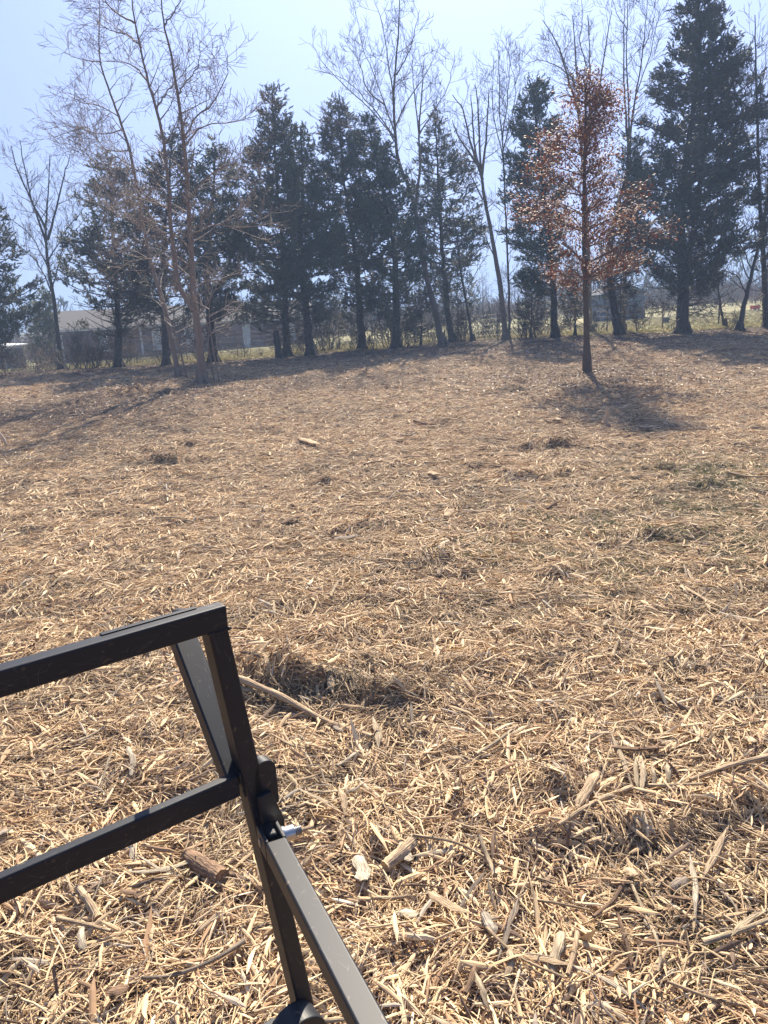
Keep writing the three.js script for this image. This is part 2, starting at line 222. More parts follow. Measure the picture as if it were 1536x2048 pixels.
const CEDAR = {
  edge_left: { r: 0.20, trunk: [[-16.71,0.20,-34.31],[-16.35,2.42,-34.31],[-16.05,4.47,-34.31],[-15.73,6.85,-34.31]], rows: [[6.84,-15.52,0.31],[5.47,-15.79,1.03],[4.27,-16.01,1.56],[3.04,-16.13,1.90],[1.59,-16.48,1.71]] },
  pale_left: { r: 0.06, trunk: [[-20.33,-0.21,-47.61],[-20.01,1.20,-47.61],[-19.39,4.07,-47.61]], rows: [[4.21,-19.34,0.21],[3.22,-19.50,0.63],[2.07,-19.71,0.84],[0.76,-20.05,0.78]] },
  left_one: { r: 0.20, trunk: [[-12.03,0.23,-36.69],[-11.79,2.15,-36.69],[-11.63,4.13,-36.69],[-11.38,7.53,-36.69],[-11.28,9.26,-36.69]], rows: [[9.16,-11.25,0.24],[7.94,-11.31,0.94],[6.69,-11.34,1.36],[5.42,-11.47,1.83],[4.13,-11.64,2.13],[2.82,-11.80,2.35],[2.16,-11.95,1.62]] },
  left_behind: { r: 0.20, trunk: [[-9.12,0.31,-34.27],[-9.04,1.84,-34.27],[-8.89,3.91,-34.27],[-8.29,7.06,-34.27],[-7.77,9.66,-34.27]], rows: [[9.66,-7.74,0.19],[8.39,-7.95,0.90],[7.06,-8.24,1.40],[5.50,-8.48,1.89],[3.90,-8.79,2.02],[2.37,-9.08,1.61]] },
  left_flare: { r: 0.22, trunk: [[-7.17,0.33,-34.69],[-7.14,2.16,-34.69],[-7.03,4.24,-34.69],[-6.56,6.64,-34.69],[-6.19,9.05,-34.69]], rows: [[9.04,-6.15,0.25],[7.80,-6.26,0.73],[6.23,-6.46,1.13],[4.63,-6.56,1.28],[2.98,-6.78,1.03],[2.04,-6.83,0.76]] },
  mid_a: { r: 0.20, trunk: [[-3.91,0.38,-34.71],[-3.85,2.42,-34.71],[-3.74,4.49,-34.71],[-3.76,7.29,-34.71],[-3.64,10.99,-34.71]], rows: [[10.99,-3.64,0.14],[10.15,-3.67,0.51],[9.02,-3.74,1.07],[7.87,-3.79,1.55],[6.51,-3.98,1.95],[4.92,-4.21,2.06],[3.49,-4.30,1.73],[2.01,-4.21,1.42]] },
  mid_b: { r: 0.22, trunk: [[-2.86,0.40,-34.64],[-2.93,2.37,-34.64],[-3.00,4.85,-34.64],[-2.70,7.23,-34.64],[-2.59,9.49,-34.64]], rows: [[9.49,-2.58,0.15],[8.00,-2.64,0.73],[6.44,-2.66,1.26],[4.84,-2.74,1.28],[3.41,-2.85,1.21],[1.95,-2.95,0.82]] },
  mid_c: { r: 0.22, trunk: [[-0.62,0.40,-37.56],[-0.65,2.71,-37.56],[-0.71,4.95,-37.56],[-1.00,7.56,-37.56],[-1.10,11.22,-37.56]], rows: [[11.21,-1.04,0.22],[10.27,-1.17,0.67],[9.03,-1.02,1.28],[7.77,-0.97,1.61],[6.26,-0.80,1.78],[4.73,-0.78,1.57],[3.40,-0.80,1.17],[2.03,-0.76,0.83]] },
  mid_d: { r: 0.22, trunk: [[0.98,0.44,-36.45],[1.05,2.61,-36.45],[1.07,4.78,-36.45],[0.68,7.32,-36.45],[0.17,10.12,-36.45]], rows: [[10.12,0.19,0.17],[9.17,0.15,0.62],[7.95,0.38,1.10],[6.49,0.77,1.58],[4.79,0.96,1.54],[3.27,1.01,1.22],[1.73,0.91,0.98]] },
  mid_e: { r: 0.19, trunk: [[3.85,0.46,-39.13],[3.61,2.52,-39.13],[3.49,4.86,-39.13],[3.40,7.56,-39.13],[3.34,10.70,-39.13]], rows: [[10.70,3.37,0.14],[9.53,3.34,0.53],[8.66,3.42,1.06],[7.56,3.45,1.30],[6.21,3.59,1.62],[4.84,3.80,1.69],[3.68,3.82,1.51],[2.51,3.72,1.04]] },
  tall_blue: { r: 0.20, trunk: [[8.37,0.56,-36.56],[8.31,2.25,-36.56],[8.12,4.87,-36.56],[7.66,8.02,-36.56],[7.36,11.31,-36.56]], rows: [[11.31,7.47,0.30],[10.23,7.47,0.89],[9.04,7.38,1.20],[7.62,7.44,1.37],[5.96,7.38,1.51],[4.25,7.59,1.55],[2.71,7.95,1.32]] },
  oak_right: { r: 0.22, trunk: [[10.81,0.60,-34.90],[10.63,1.68,-34.90],[10.38,2.96,-34.90],[10.38,4.62,-34.90],[10.82,6.60,-34.90],[11.12,8.54,-34.90]], rows: [[8.54,11.21,0.25],[6.98,11.31,0.71],[5.38,11.32,1.04],[3.76,11.17,1.46],[2.29,11.16,1.21]] },
  great_right: { r: 0.27, trunk: [[12.86,0.62,-32.85],[12.78,2.77,-32.85],[12.60,4.91,-32.85],[12.72,7.70,-32.85],[12.98,10.35,-32.85],[12.89,13.11,-32.85]], rows: [[13.11,12.88,0.33],[12.24,12.97,0.80],[11.38,13.11,1.28],[10.34,13.21,1.83],[9.11,13.30,2.15],[7.67,13.17,2.26],[6.20,13.10,2.24],[4.88,13.16,2.47],[3.53,13.13,2.25],[2.35,13.24,1.81]] },
  under_a: { r: 0.05, trunk: [[-2.34,0.28,-42.89],[-2.20,1.55,-42.89],[-2.07,3.11,-42.89]], rows: [[3.11,-2.10,0.19],[2.46,-2.13,0.61],[1.55,-2.21,0.85],[0.63,-2.25,0.75]] },
  under_b: { r: 0.05, trunk: [[2.17,0.45,-37.42],[2.24,1.42,-37.42],[2.27,3.01,-37.42]], rows: [[3.01,2.30,0.16],[2.34,2.26,0.53],[1.42,2.20,0.79],[0.73,2.20,0.65]] },
  under_c: { r: 0.06, trunk: [[7.50,0.54,-37.83],[7.53,1.84,-37.83],[7.51,3.67,-37.83]], rows: [[3.66,7.53,0.21],[2.76,7.52,0.53],[1.84,7.52,0.77],[0.91,7.51,0.78]] },
  under_d: { r: 0.06, trunk: [[9.34,0.57,-36.71],[9.32,1.75,-36.71],[9.26,3.09,-36.71]], rows: [[3.09,9.26,0.23],[2.20,9.28,0.61],[1.30,9.27,0.75],[0.80,9.31,0.68]] },
  edge_far_right: { r: 0.20, trunk: [[16.95,0.66,-32.47],[16.80,2.55,-32.47],[16.54,5.24,-32.47],[16.18,8.88,-32.47]], rows: [[8.88,16.18,0.19],[7.46,16.20,0.59],[5.62,16.30,1.04],[3.73,16.50,1.21],[2.55,16.75,1.07]] },
};
const OAK = { r: .15, trunk: [[5.73,0.27,-21.15],[5.68,1.67,-21.15],[5.62,2.95,-21.15],[5.57,4.31,-21.15],[5.58,5.86,-21.15],[5.58,7.13,-21.15],[5.61,7.58,-21.15]], rows: [[7.57,5.67,0.37],[7.18,5.62,0.75],[6.79,5.59,0.78],[6.33,5.47,0.98],[5.88,5.29,1.11],[5.28,5.39,1.34],[4.68,5.56,1.58],[4.06,5.73,1.82],[3.63,5.81,1.96],[3.31,5.88,1.77],[2.99,6.02,1.45]] };
const PIECES = [
  ['twig', [[0.88,-2.51],[0.86,-2.14],[0.82,-2.05]], 0.012, 'pale', 'long thin pale twig bent near its lower end'],
  ['splinter', [[1.16,-2.64],[1.10,-2.44],[1.03,-2.26]], 0.022, 'white', 'straight splinter with a whitish middle right of the long bent twig'],
  ['splinter', [[1.35,-2.73],[1.14,-2.47]], 0.031, 'tan', 'long flat splinter leaning beside the one with the whitish middle'],
  ['stick', [[1.75,-3.18],[1.55,-3.13],[1.32,-3.04]], 0.031, 'tan', 'thick stick running to the right side, casting a dark shadow below'],
  ['splinter', [[1.34,-2.32],[1.21,-2.25],[1.12,-2.18]], 0.027, 'pale', 'curved pale splinter jutting in from the right side over a dark hollow'],
  ['stick', [[1.06,-3.05],[0.86,-2.92],[0.66,-2.77]], 0.027, 'tan', 'slanting stick pointing up to the fan of short splinters'],
  ['chip', [[0.93,-3.13],[0.78,-2.92]], 0.049, 'tan', 'wedge-shaped chunk lying above the middle of the slanting stick'],
  ['splinter', [[1.08,-3.44],[1.07,-3.06]], 0.025, 'pale', 'narrow splinter leading down to the fan of short splinters'],
  ['splinter', [[1.15,-3.27],[1.08,-3.02]], 0.022, 'pale', 'first splinter from the left in the fan of short splinters'],
  ['splinter', [[1.17,-3.23],[1.08,-2.98]], 0.029, 'pale', 'second splinter from the left in the fan of short splinters'],
  ['splinter', [[1.20,-3.20],[1.17,-3.06]], 0.021, 'pale', 'third splinter from the left in the fan of short splinters'],
  ['splinter', [[1.27,-3.19],[1.24,-3.07]], 0.028, 'pale', 'last splinter to the right in the fan of short splinters'],
  ['chip', [[1.32,-3.35],[1.17,-3.34],[1.03,-3.31]], 0.035, 'brown', 'dark bark slab lying across the top of the fan of splinters'],
  ['twig', [[0.05,-2.77],[0.23,-2.71],[0.39,-2.63],[0.59,-2.52]], 0.013, 'tan', 'long thin twig crossing the chips in the lower middle'],
  ['twig', [[0.27,-2.32],[0.38,-2.13],[0.51,-2.03]], 0.013, 'tan', 'long straw sloping down to the right in the lower middle'],
  ['splinter', [[0.08,-2.50],[0.15,-2.42],[0.24,-2.32]], 0.037, 'tan', 'wide split slab sloping over a dark gap, above the long straw'],
  ['chip', [[0.55,-2.23],[0.48,-2.08]], 0.039, 'pale', 'wide split wood piece left of the narrow upright stick near the bottom'],
  ['stick', [[0.61,-2.26],[0.57,-2.15],[0.52,-2.04]], 0.021, 'tan', 'narrow upright stick right beside the wide split wood piece'],
  ['stick', [[0.23,-2.14],[0.21,-2.06],[0.18,-1.99]], 0.024, 'brown', 'short bark-covered stick by the bottom edge'],
  ['splinter', [[0.22,-2.08],[0.25,-1.95]], 0.020, 'pale', 'pale splinter beside the bark-covered stick at the bottom edge'],
  ['chip', [[0.35,-2.16],[0.32,-2.05]], 0.024, 'tan', 'short blunt chip above the bottom edge, right of the pale splinter'],
  ['stick', [[0.87,-2.53],[0.79,-2.42],[0.68,-2.31]], 0.020, 'brown', 'curved brown stick just left of the long bent twig'],
  ['twig', [[0.47,-2.41],[0.69,-2.39]], 0.013, 'tan', 'short level twig touching the curved brown stick'],
  ['twig', [[0.77,-2.32],[0.75,-2.08]], 0.015, 'brown', 'thin upright twig below the curved brown stick'],
  ['chip', [[-1.38,-3.54],[-1.31,-3.35]], 0.028, 'white', 'bright white chip standing above the lower steel bar'],
  ['chip', [[-1.16,-2.86],[-1.11,-2.75]], 0.030, 'white', 'bright white chip lying below the lower steel bar'],
  ['log', [[-0.90,-2.77],[-0.80,-2.67],[-0.71,-2.57]], 0.072, 'brown', 'stubby bark-covered log piece between the lower bar and the steel post'],
  ['stick', [[-0.58,-2.28],[-0.67,-2.19],[-0.80,-2.14],[-0.90,-2.12]], 0.018, 'grey', 'long grey stick ending at the steel post near the bottom'],
  ['stick', [[-0.92,-4.18],[-0.66,-4.02],[-0.39,-3.83],[-0.12,-3.54]], 0.042, 'tan', 'long split stick passing behind the upper steel post'],
  ['splinter', [[-0.43,-4.32],[-0.35,-4.05]], 0.046, 'tan', 'blunt splinter standing at the right end of the dark hollow'],
  ['splinter', [[-0.12,-3.74],[-0.09,-3.47]], 0.035, 'pale', 'pale splinter at the right end of the long split stick'],
  ['splinter', [[-0.28,-3.15],[-0.24,-2.94]], 0.028, 'tan', 'upright splinter right of the bolt on the link arm'],
  ['log', [[-0.07,-2.62],[0.05,-2.75]], 0.052, 'tan', 'short thick log piece right of the link arm'],
  ['chip', [[-0.18,-2.72],[-0.16,-2.61],[-0.15,-2.52]], 0.058, 'white', 'wide whitish split slab between the link arm and the short log'],
  ['stick', [[-1.32,-2.45],[-1.20,-2.40],[-1.07,-2.33]], 0.019, 'tan', 'slanting stick left of the post under the lower bar'],
  ['chip', [[-1.19,-2.37],[-1.15,-2.28]], 0.026, 'white', 'cream pointed chip just below the slanting stick at lower left'],
  ['twig', [[-1.36,-2.65],[-1.30,-2.56],[-1.25,-2.49]], 0.016, 'tan', 'short upright twig below the left end of the lower bar'],
  ['log', [[-1.28,-2.57],[-1.16,-2.44]], 0.034, 'tan', 'thin log piece just above the slanting stick at lower left'],
  ['chip', [[-1.10,-2.53],[-0.97,-2.48]], 0.029, 'brown', 'dark flat bark piece under the lower bar'],
  ['splinter', [[-0.47,-3.15],[-0.25,-2.96]], 0.021, 'pale', 'pale splinter leading from the bolt up to the post'],
  ['stick', [[0.66,-14.53],[0.83,-14.25],[1.01,-13.93]], 0.047, 'brown', 'dark stick lying alone far out in the middle of the clearing'],
  ['splinter', [[-1.45,-13.50],[-1.19,-13.03],[-1.00,-12.57]], 0.133, 'tan', 'pale forked piece lying beside a grey patch far out on the mulch'],
  ['chip', [[0.59,-6.90],[0.48,-6.57]], 0.052, 'white', 'whitish chip alone on the mulch right of centre'],
  ['splinter', [[2.26,-5.78],[2.29,-5.28],[2.33,-4.96]], 0.028, 'tan', 'long thin splinter on the greenish patch to the right'],
];

// ---------------------------------------------------------------- ground
const EDGE = [[-30, 44], [-20, 41.5], [-12, 37.9], [-8, 35.6], [-3, 36], [1, 38.2], [4, 40], [8, 38], [12, 34.4], [16, 33.6], [30, 33]]; // where the chips give way to the neighbours' lawn
function edge(x) { let k = 1; while (k < EDGE.length - 1 && x > EDGE[k][0]) k++; const f = clamp((x - EDGE[k - 1][0]) / (EDGE[k][0] - EDGE[k - 1][0]), 0, 1); return lerp(EDGE[k - 1][1], EDGE[k][1], f) + 0.5 * noise(x * 0.25, 4) + 0.35 * noise(x * 0.8, 8); }
const strokes = (() => { // matted shreds and crumbs between the loose chips
  const S = 1024, cv = document.createElement('canvas'); cv.width = cv.height = S;
  const g = cv.getContext('2d'); g.fillStyle = 'rgb(84,62,42)'; g.fillRect(0, 0, S, S);
  const keep = seed; seed = 5;
  for (let k = 0; k < 17000; k++) {
    const x = rnd() * S, y = rnd() * S, a = rnd() * 6.283, l = rr(8, 46), b = rnd() ** 1.2;
    const tone = rnd() < 0.25 ? [70, 52, 38] : rnd() < 0.3 ? [150, 120, 90] : [lerp(110, 214, b), lerp(82, 178, b), lerp(54, 132, b)];
    g.strokeStyle = `rgb(${tone.map(Math.round)})`; g.lineWidth = rr(1, 4.5);
    for (const ox of [-S, 0, S]) for (const oy of [-S, 0, S]) { if (x + ox < -60 || x + ox > S + 60 || y + oy < -60 || y + oy > S + 60) continue; g.beginPath(); g.moveTo(x + ox, y + oy); g.lineTo(x + ox + Math.cos(a) * l, y + oy + Math.sin(a) * l); g.stroke(); }
  }
  seed = keep;
  const t = new THREE.CanvasTexture(cv); t.colorSpace = THREE.SRGBColorSpace; t.wrapS = t.wrapT = THREE.RepeatWrapping; return t;
})();
function sheet(name, xs, ds, height, colour, material, scale) {
  const g = new THREE.BufferGeometry(), nx = xs.length, nd = ds.length, p = new Float32Array(nx * nd * 3), uv = new Float32Array(nx * nd * 2), col = new Float32Array(nx * nd * 3), idx = [];
  for (let j = 0; j < nd; j++) for (let i = 0; i < nx; i++) {
    const o = j * nx + i, d = typeof ds[j] === 'function' ? ds[j](xs[i]) : ds[j], x = xs[i];
    p[o * 3] = x; p[o * 3 + 1] = height(x, -d); p[o * 3 + 2] = -d; uv[o * 2] = x / scale; uv[o * 2 + 1] = d / scale;
    const c = colour(x, d); col[o * 3] = c[0]; col[o * 3 + 1] = c[1]; col[o * 3 + 2] = c[2];
    if (i < nx - 1 && j < nd - 1) idx.push(o, o + 1, o + nx, o + 1, o + nx + 1, o + nx);
  }
  g.setAttribute('position', new THREE.BufferAttribute(p, 3)); g.setAttribute('uv', new THREE.BufferAttribute(uv, 2)); g.setAttribute('color', new THREE.BufferAttribute(col, 3));
  g.setIndex(idx); g.computeVertexNormals();
  const m = part(name, g, material, scene); m.userData.kind = 'structure'; return m;
}
const range = (a, b, s) => { const o = []; for (let v = a; v < b - 1e-6; v += s) o.push(v); return o; };
const xs = [-400, -200, -110, -70, -50, -38, ...range(-30, -16, 0.8), ...range(-16, -8, 0.2), ...range(-8, 8, 0.075), ...range(8, 16, 0.2), ...range(16, 30, 0.8), 30, 38, 50, 70, 110, 200, 400];
const dsNear = [-300, -100, -40, -15, -6, -2, ...range(-1, 1, 0.25), ...range(1, 13, 0.075), ...range(13, 22, 0.15), ...range(22, 42, 0.3), ...range(42, 70, 2), 70, 80, 100, 150, 250, 400];
const green = (x, d) => { // where thin grass shows through the chips
  const a = Math.exp(-(((x - 2.6) / 2.2) ** 2) - (((d - 6.6) / 1.7) ** 2)), b = Math.exp(-(((x - 4.6) / 1.6) ** 2) - (((d - 9) / 1.6) ** 2)), c = 0.8 * Math.exp(-(((x - 1.5) / 0.7) ** 2) - (((d - 2.3) / 0.35) ** 2));
  return clamp((a + b + c) * (0.75 + 1.1 * noise(x * 1.3, d * 1.3, 11)), 0, 1);
};
const litterShade = (x, d) => clamp(ss(27, 34, d + 2 * noise(x * 0.3, d * 0.3, 1)) + 0.7 * Math.exp(-(((x + 7.5) / 3.5) ** 2) - (((d - 20) / 3.2) ** 2)) + 0.5 * Math.exp(-(((x - 6) / 3) ** 2) - (((d - 21) / 2) ** 2)), 0, 1); // dark leaf mould near the trees, with tree shade painted into the colour
const groundMat = new THREE.MeshStandardMaterial({ map: strokes, vertexColors: true, roughness: 0.95, bumpMap: strokes, bumpScale: 0.012 });
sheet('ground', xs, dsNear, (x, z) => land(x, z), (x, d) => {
  const n = 0.86 + 0.35 * noise(x * 0.35, d * 0.35, 4) + 0.25 * noise(x * 1.3, d * 1.3, 6), g = green(x, d), l = litterShade(x, d);
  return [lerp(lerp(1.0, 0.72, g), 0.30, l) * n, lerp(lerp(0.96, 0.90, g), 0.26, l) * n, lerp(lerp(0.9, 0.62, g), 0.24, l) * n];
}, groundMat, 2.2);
const turf = greyTexture(256, (u, v) => { const k = Math.floor(u * 256) * 73 + Math.floor(v * 256) * 151; const r = Math.abs(Math.sin(k * 12.9898) * 43758.5453) % 1; return 0.62 + 0.38 * r; });
turf.colorSpace = THREE.SRGBColorSpace;
const lawnMat = new THREE.MeshStandardMaterial({ map: turf, vertexColors: true, roughness: 1, bumpMap: turf, bumpScale: 0.02 });
sheet('lawn', [-400, -200, -110, -70, -50, ...range(-40, 40, 0.5), 40, 50, 70, 110, 200, 400],
  [(x) => edge(x), (x) => edge(x) + 0.4, (x) => edge(x) + 0.9, ...[1.6, 2.5, 3.5, 5, 7, 9, 11, 13, 15, 17, 19, 21, 24, 27, 30, 34, 38].map((k) => (x) => edge(x) + k), 80, 100, 150, 250, 420],
  (x, z) => land(x, z) + (-z > 60 ? 0.05 : 0.03), (x, d) => { const n = 0.85 + 0.35 * noise(x * 0.12, d * 0.08, 2) + 0.3 * noise(x * 0.9, d * 0.35, 3), g = clamp(0.45 + 0.9 * noise(x * 0.07, d * 0.11, 9), 0, 1); return [lerp(0.46, 0.33, g) * n, lerp(0.40, 0.34, g) * n, lerp(0.17, 0.13, g) * n]; }, lawnMat, 1.2);

// ---------------------------------------------------------------- loose chips, shreds and twigs
function shredGeometry(bend, w, t, jag, rings = 4, twist = 0) { // unit length along x, flat split piece with torn ends
  const p = [], idx = [];
  for (let k = 0; k <= rings; k++) {
    const u = k / rings, x = u - 0.5, end = Math.min(u, 1 - u) * 2, taper = lerp(jag, 1, Math.min(1, end * 2.2)) * (1 + 0.25 * (rnd() - 0.5)), y = bend * Math.sin(u * Math.PI) + 0.02 * (rnd() - 0.5), zc = bend * 0.8 * Math.sin(u * 4 + bend * 20) + 0.02 * (rnd() - 0.5);
    const cs = Math.cos(twist * u), sn = Math.sin(twist * u);
    for (const [a, b] of [[-1, -0.3], [-0.35, 0.6], [0.5, 0.5], [1, -0.4]]) { const yy = b * t * taper, zz = a * w * 0.5 * taper; p.push(x + (k === 0 || k === rings ? 0.10 * (rnd() - 0.5) : 0), y + yy * cs - zz * sn, zc + yy * sn + zz * cs); }
  }
  for (let k = 0; k < rings; k++) for (let s = 0; s < 4; s++) { const a = k * 4 + s, b = k * 4 + (s + 1) % 4; idx.push(a, b, a + 4, b, b + 4, a + 4); }
  const last = rings * 4; idx.push(0, 2, 1, 0, 3, 2, last, last + 1, last + 2, last, last + 2, last + 3);
  let g = new THREE.BufferGeometry(); g.setAttribute('position', new THREE.Float32BufferAttribute(p, 3)); g.setIndex(idx); g = g.toNonIndexed(); g.computeVertexNormals(); return g;
}
const woodMat = new THREE.MeshStandardMaterial({ color: 0xffffff, roughness: 0.82 });
const rawTone = () => { const k = rnd(), n = rr(0.86, 1.15); const c = k < 0.50 ? [0.56, 0.40, 0.222] : k < 0.70 ? [0.66, 0.51, 0.31] : k < 0.715 ? [0.70, 0.58, 0.41] : k < 0.87 ? [0.33, 0.20, 0.105] : k < 0.91 ? [0.34, 0.28, 0.21] : [0.14, 0.088, 0.055]; return c.map((v) => v * n); };
{
  const mulch = new THREE.Group(); mulch.name = 'wood_mulch'; tag(mulch, 'shredded tan wood mulch and twigs covering the whole clearing', 'mulch', null, 'stuff'); scene.add(mulch);
  const kinds = [];
  for (let k = 0; k < 5; k++) kinds.push({ n: 'splinters', g: shredGeometry(rr(-0.05, 0.08), rr(0.06, 0.15), rr(0.02, 0.04), 0.2, 4, rr(-0.8, 0.8)), share: 1.2, len: [0.035, 0.18] });
  for (let k = 0; k < 3; k++) kinds.push({ n: 'chips', g: shredGeometry(rr(-0.03, 0.06), rr(0.26, 0.4), rr(0.05, 0.09), 0.5, 3, rr(-0.4, 0.4)), share: 0.45, len: [0.015, 0.05] });
  for (let k = 0; k < 5; k++) kinds.push({ n: 'shreds', g: shredGeometry(k < 2 ? rr(0.1, 0.2) : rr(-0.05, 0.06), rr(0.022, 0.05), rr(0.01, 0.02), 0.5, 5, rr(-1, 1)), share: 2.2, len: [0.05, 0.20] });
  for (let k = 0; k < 2; k++) kinds.push({ n: 'fines', g: shredGeometry(rr(-0.05, 0.08), rr(0.07, 0.11), rr(0.03, 0.05), 0.5, 2, 0), share: 3.4, len: [0.018, 0.055] });
  for (let k = 0; k < 3; k++) kinds.push({ n: 'slivers', g: shredGeometry(rr(-0.03, 0.04), rr(0.05, 0.09), rr(0.012, 0.022), 0.12, 5, rr(-0.5, 0.5)), share: 0.22, len: [0.1, 0.3] });
  for (const k of kinds) k.list = [];
  const total = kinds.reduce((s, k) => s + k.share, 0), q = new THREE.Quaternion(), q2 = new THREE.Quaternion(), e = new THREE.Euler(), up = V(0, 1, 0), s = V(), pos = V();
  const rho = (d) => 7600 * Math.min(1, (4.2 / d) ** 1.4), wide = (d) => 1.12 * d + 2.2;
  const N = [];
  for (let d = 0.9; d < 41; d += 0.1) N.push([d, rho(d) * wide(d) * 0.1]);
  for (const [d0, n0] of N) {
    let n = Math.floor(n0 + rnd());
    for (; n > 0; n--) {
      const d = d0 + rnd() * 0.1, x = (rnd() - 0.5) * wide(d); if (d > edge(x) - 0.1) continue;
      const g = green(x, d), l = litterShade(x, d); if (rnd() < g * 0.4) continue;
      const patch = 0.5 + 0.9 * noise(x * 0.9, d * 0.9, 21); if (rnd() < 0.25 * (1 - patch)) continue;
      let pick = rnd() * total, kk = 0; while ((pick -= kinds[kk].share) > 0 && kk < kinds.length - 1) kk++;
      const k = kinds[kk], grow = 1 + 0.018 * Math.max(0, d - 3), len = lerp(k.len[0], k.len[1], rnd() ** 2.2) * grow;
      const nor = landNormal(x, -d); q.setFromUnitVectors(up, nor);
      const swirl = 5 * noise(x * 0.8, d * 0.8, 31) + 3 * noise(x * 2.6, d * 2.6, 33); e.set(rr(-0.9, 0.9), rnd() < 0.55 ? swirl + gauss() * 0.9 : rnd() * 6.283, gauss() * (rnd() < 0.16 ? 0.9 : 0.34) * lerp(1.15, 0.5, ss(4, 9, d)), 'YXZ'); q2.setFromEuler(e); q.multiply(q2);
      const pile = 0.004 + lerp(0.05, 0.022, ss(4, 9, d)) * rnd() ** 2; pos.set(x, land(x, -d) + pile, -d); s.set(len, len, len);
      const clodShade = 0.55 * Math.max(Math.exp(-(((x + 3.45) / 0.6) ** 2) - (((d - 11.9) / 0.28) ** 2)), Math.exp(-(((x - 3.2) / 0.4) ** 2) - (((d - 18.2) / 0.4) ** 2)), Math.exp(-(((x - 3.7) / 0.4) ** 2) - (((d - 8.6) / 0.2) ** 2)), Math.exp(-(((x + 0.6) / 0.75) ** 2) - (((d - 4.08) / 0.14) ** 2)));  // near faces of clods: dark matted chips, with their shade painted in
      const wetAndShade = (1 - clodShade) * 1 - 0.38 * clamp(1.6 * noise(x * 1.1, d * 1.1, 41) + 1.3 * noise(x * 3.3, d * 3.3, 43) - 0.12, 0, 0.8) * (rnd() < 0.8 ? 1 : 0.2), t = rawTone().map((v) => v * wetAndShade), dark = 1 - 0.66 * l * (rnd() < 0.85 ? 1 : 0);  // damp patches and clod shade, then leaf mould and painted tree shade
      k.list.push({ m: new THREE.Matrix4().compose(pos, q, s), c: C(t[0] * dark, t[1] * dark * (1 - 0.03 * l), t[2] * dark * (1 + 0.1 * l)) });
    }
  }
  let sum = 0;
  kinds.forEach((k, i) => { sum += k.list.length; instanced(k.n, k.g, woodMat, k.list, mulch); });
  console.log('mulch pieces', sum);
}

// ---------------------------------------------------------------- trees
const barkBump = greyTexture(128, (u, v) => { const a = Math.abs(noise(u * 9, v * 2.2, 1)) + 0.5 * Math.abs(noise(u * 22, v * 6, 2)); return 0.15 + 1.1 * a; });
const barkMat = (rgb) => new THREE.MeshStandardMaterial({ color: C(...rgb), roughness: 0.9, bumpMap: barkBump, bumpScale: 0.02 });
const darkBark = barkMat([0.055, 0.045, 0.04]), greyBark = barkMat([0.15, 0.12, 0.10]), paleBark = barkMat([0.2, 0.155, 0.125]), twigMat = mat([0.115, 0.085, 0.075], 0.8), archTwig = mat([0.18, 0.135, 0.115], 0.75), darkTwig = mat([0.075, 0.058, 0.05], 0.85);
function branchlet(sink, from, dir, len, r, level, style) { // wandering branch with side shoots
  const n = level >= 2 ? 3 : 5, pts = [from.clone()], rad = [r], d = dir.clone().normalize(), p = from.clone();
  for (let k = 0; k < n; k++) {
    d.x += gauss() * style.wild; d.z += gauss() * style.wild; d.y += gauss() * style.wild * 0.7 + style.up * (k / n);
    d.normalize(); p.addScaledVector(d, len / n); pts.push(p.clone()); rad.push(Math.max(style.thin, r * (1 - 0.8 * (k + 1) / n)));
  }
  sink.tube(pts, rad, level >= 1 ? 3 : 4);
  if (level >= style.depth) return;
  const m = Math.round(style.kids[level] * rr(0.7, 1.3) * Math.min(1.3, len / style.len[level]));
  for (let k = 0; k < m; k++) {
    const u = rr(0.2, 0.98), f = u * n, i = Math.min(n - 1, Math.floor(f)), at = pts[i].clone().lerp(pts[i + 1], f - i), along = V().subVectors(pts[i + 1], pts[i]).normalize();
    const side = V(gauss(), gauss() * 0.6 + style.up, gauss()).cross(along).normalize();
    const dd = along.multiplyScalar(rr(0.6, 1)).addScaledVector(side, rr(0.5, 1)); dd.y += style.up;
    branchlet(sink, at, dd, style.len[level + 1] * rr(0.5, 1.35) * (1.1 - 0.5 * u), Math.max(style.thin, lerp(rad[i], rad[i + 1], f - i) * 0.6), level + 1, style);
  }
}
function sprout(sink, pts, rad, from, step, style) { // side branches along a limb
  let next = from;
  let len = 0; for (let k = 1; k < pts.length; k++) len += pts[k].distanceTo(pts[k - 1]);
  let run = 0;
  for (let k = 1; k < pts.length; k++) {
    const seg = pts[k].distanceTo(pts[k - 1]);
    while (next < run + seg) {
      const f = (next - run) / seg, at = pts[k - 1].clone().lerp(pts[k], f), along = V().subVectors(pts[k], pts[k - 1]).normalize(), a = rnd() * 6.283, u = next / len;
      const side = V(Math.cos(a), style.rise ?? 0.3, Math.sin(a)); side.addScaledVector(along, -side.dot(along)).normalize();
      branchlet(sink, at, along.multiplyScalar(rr(0.4, 0.8)).addScaledVector(side, 0.9), style.len[0] * rr(0.5, 1.3) * (1.15 - 0.65 * u), Math.max(style.thin * 1.4, Math.min(0.022, lerp(rad[k - 1], rad[k], f) * 0.5)), 0, style);
      next += step * rr(0.5, 1.5);
    }
    run += seg;
  }
}
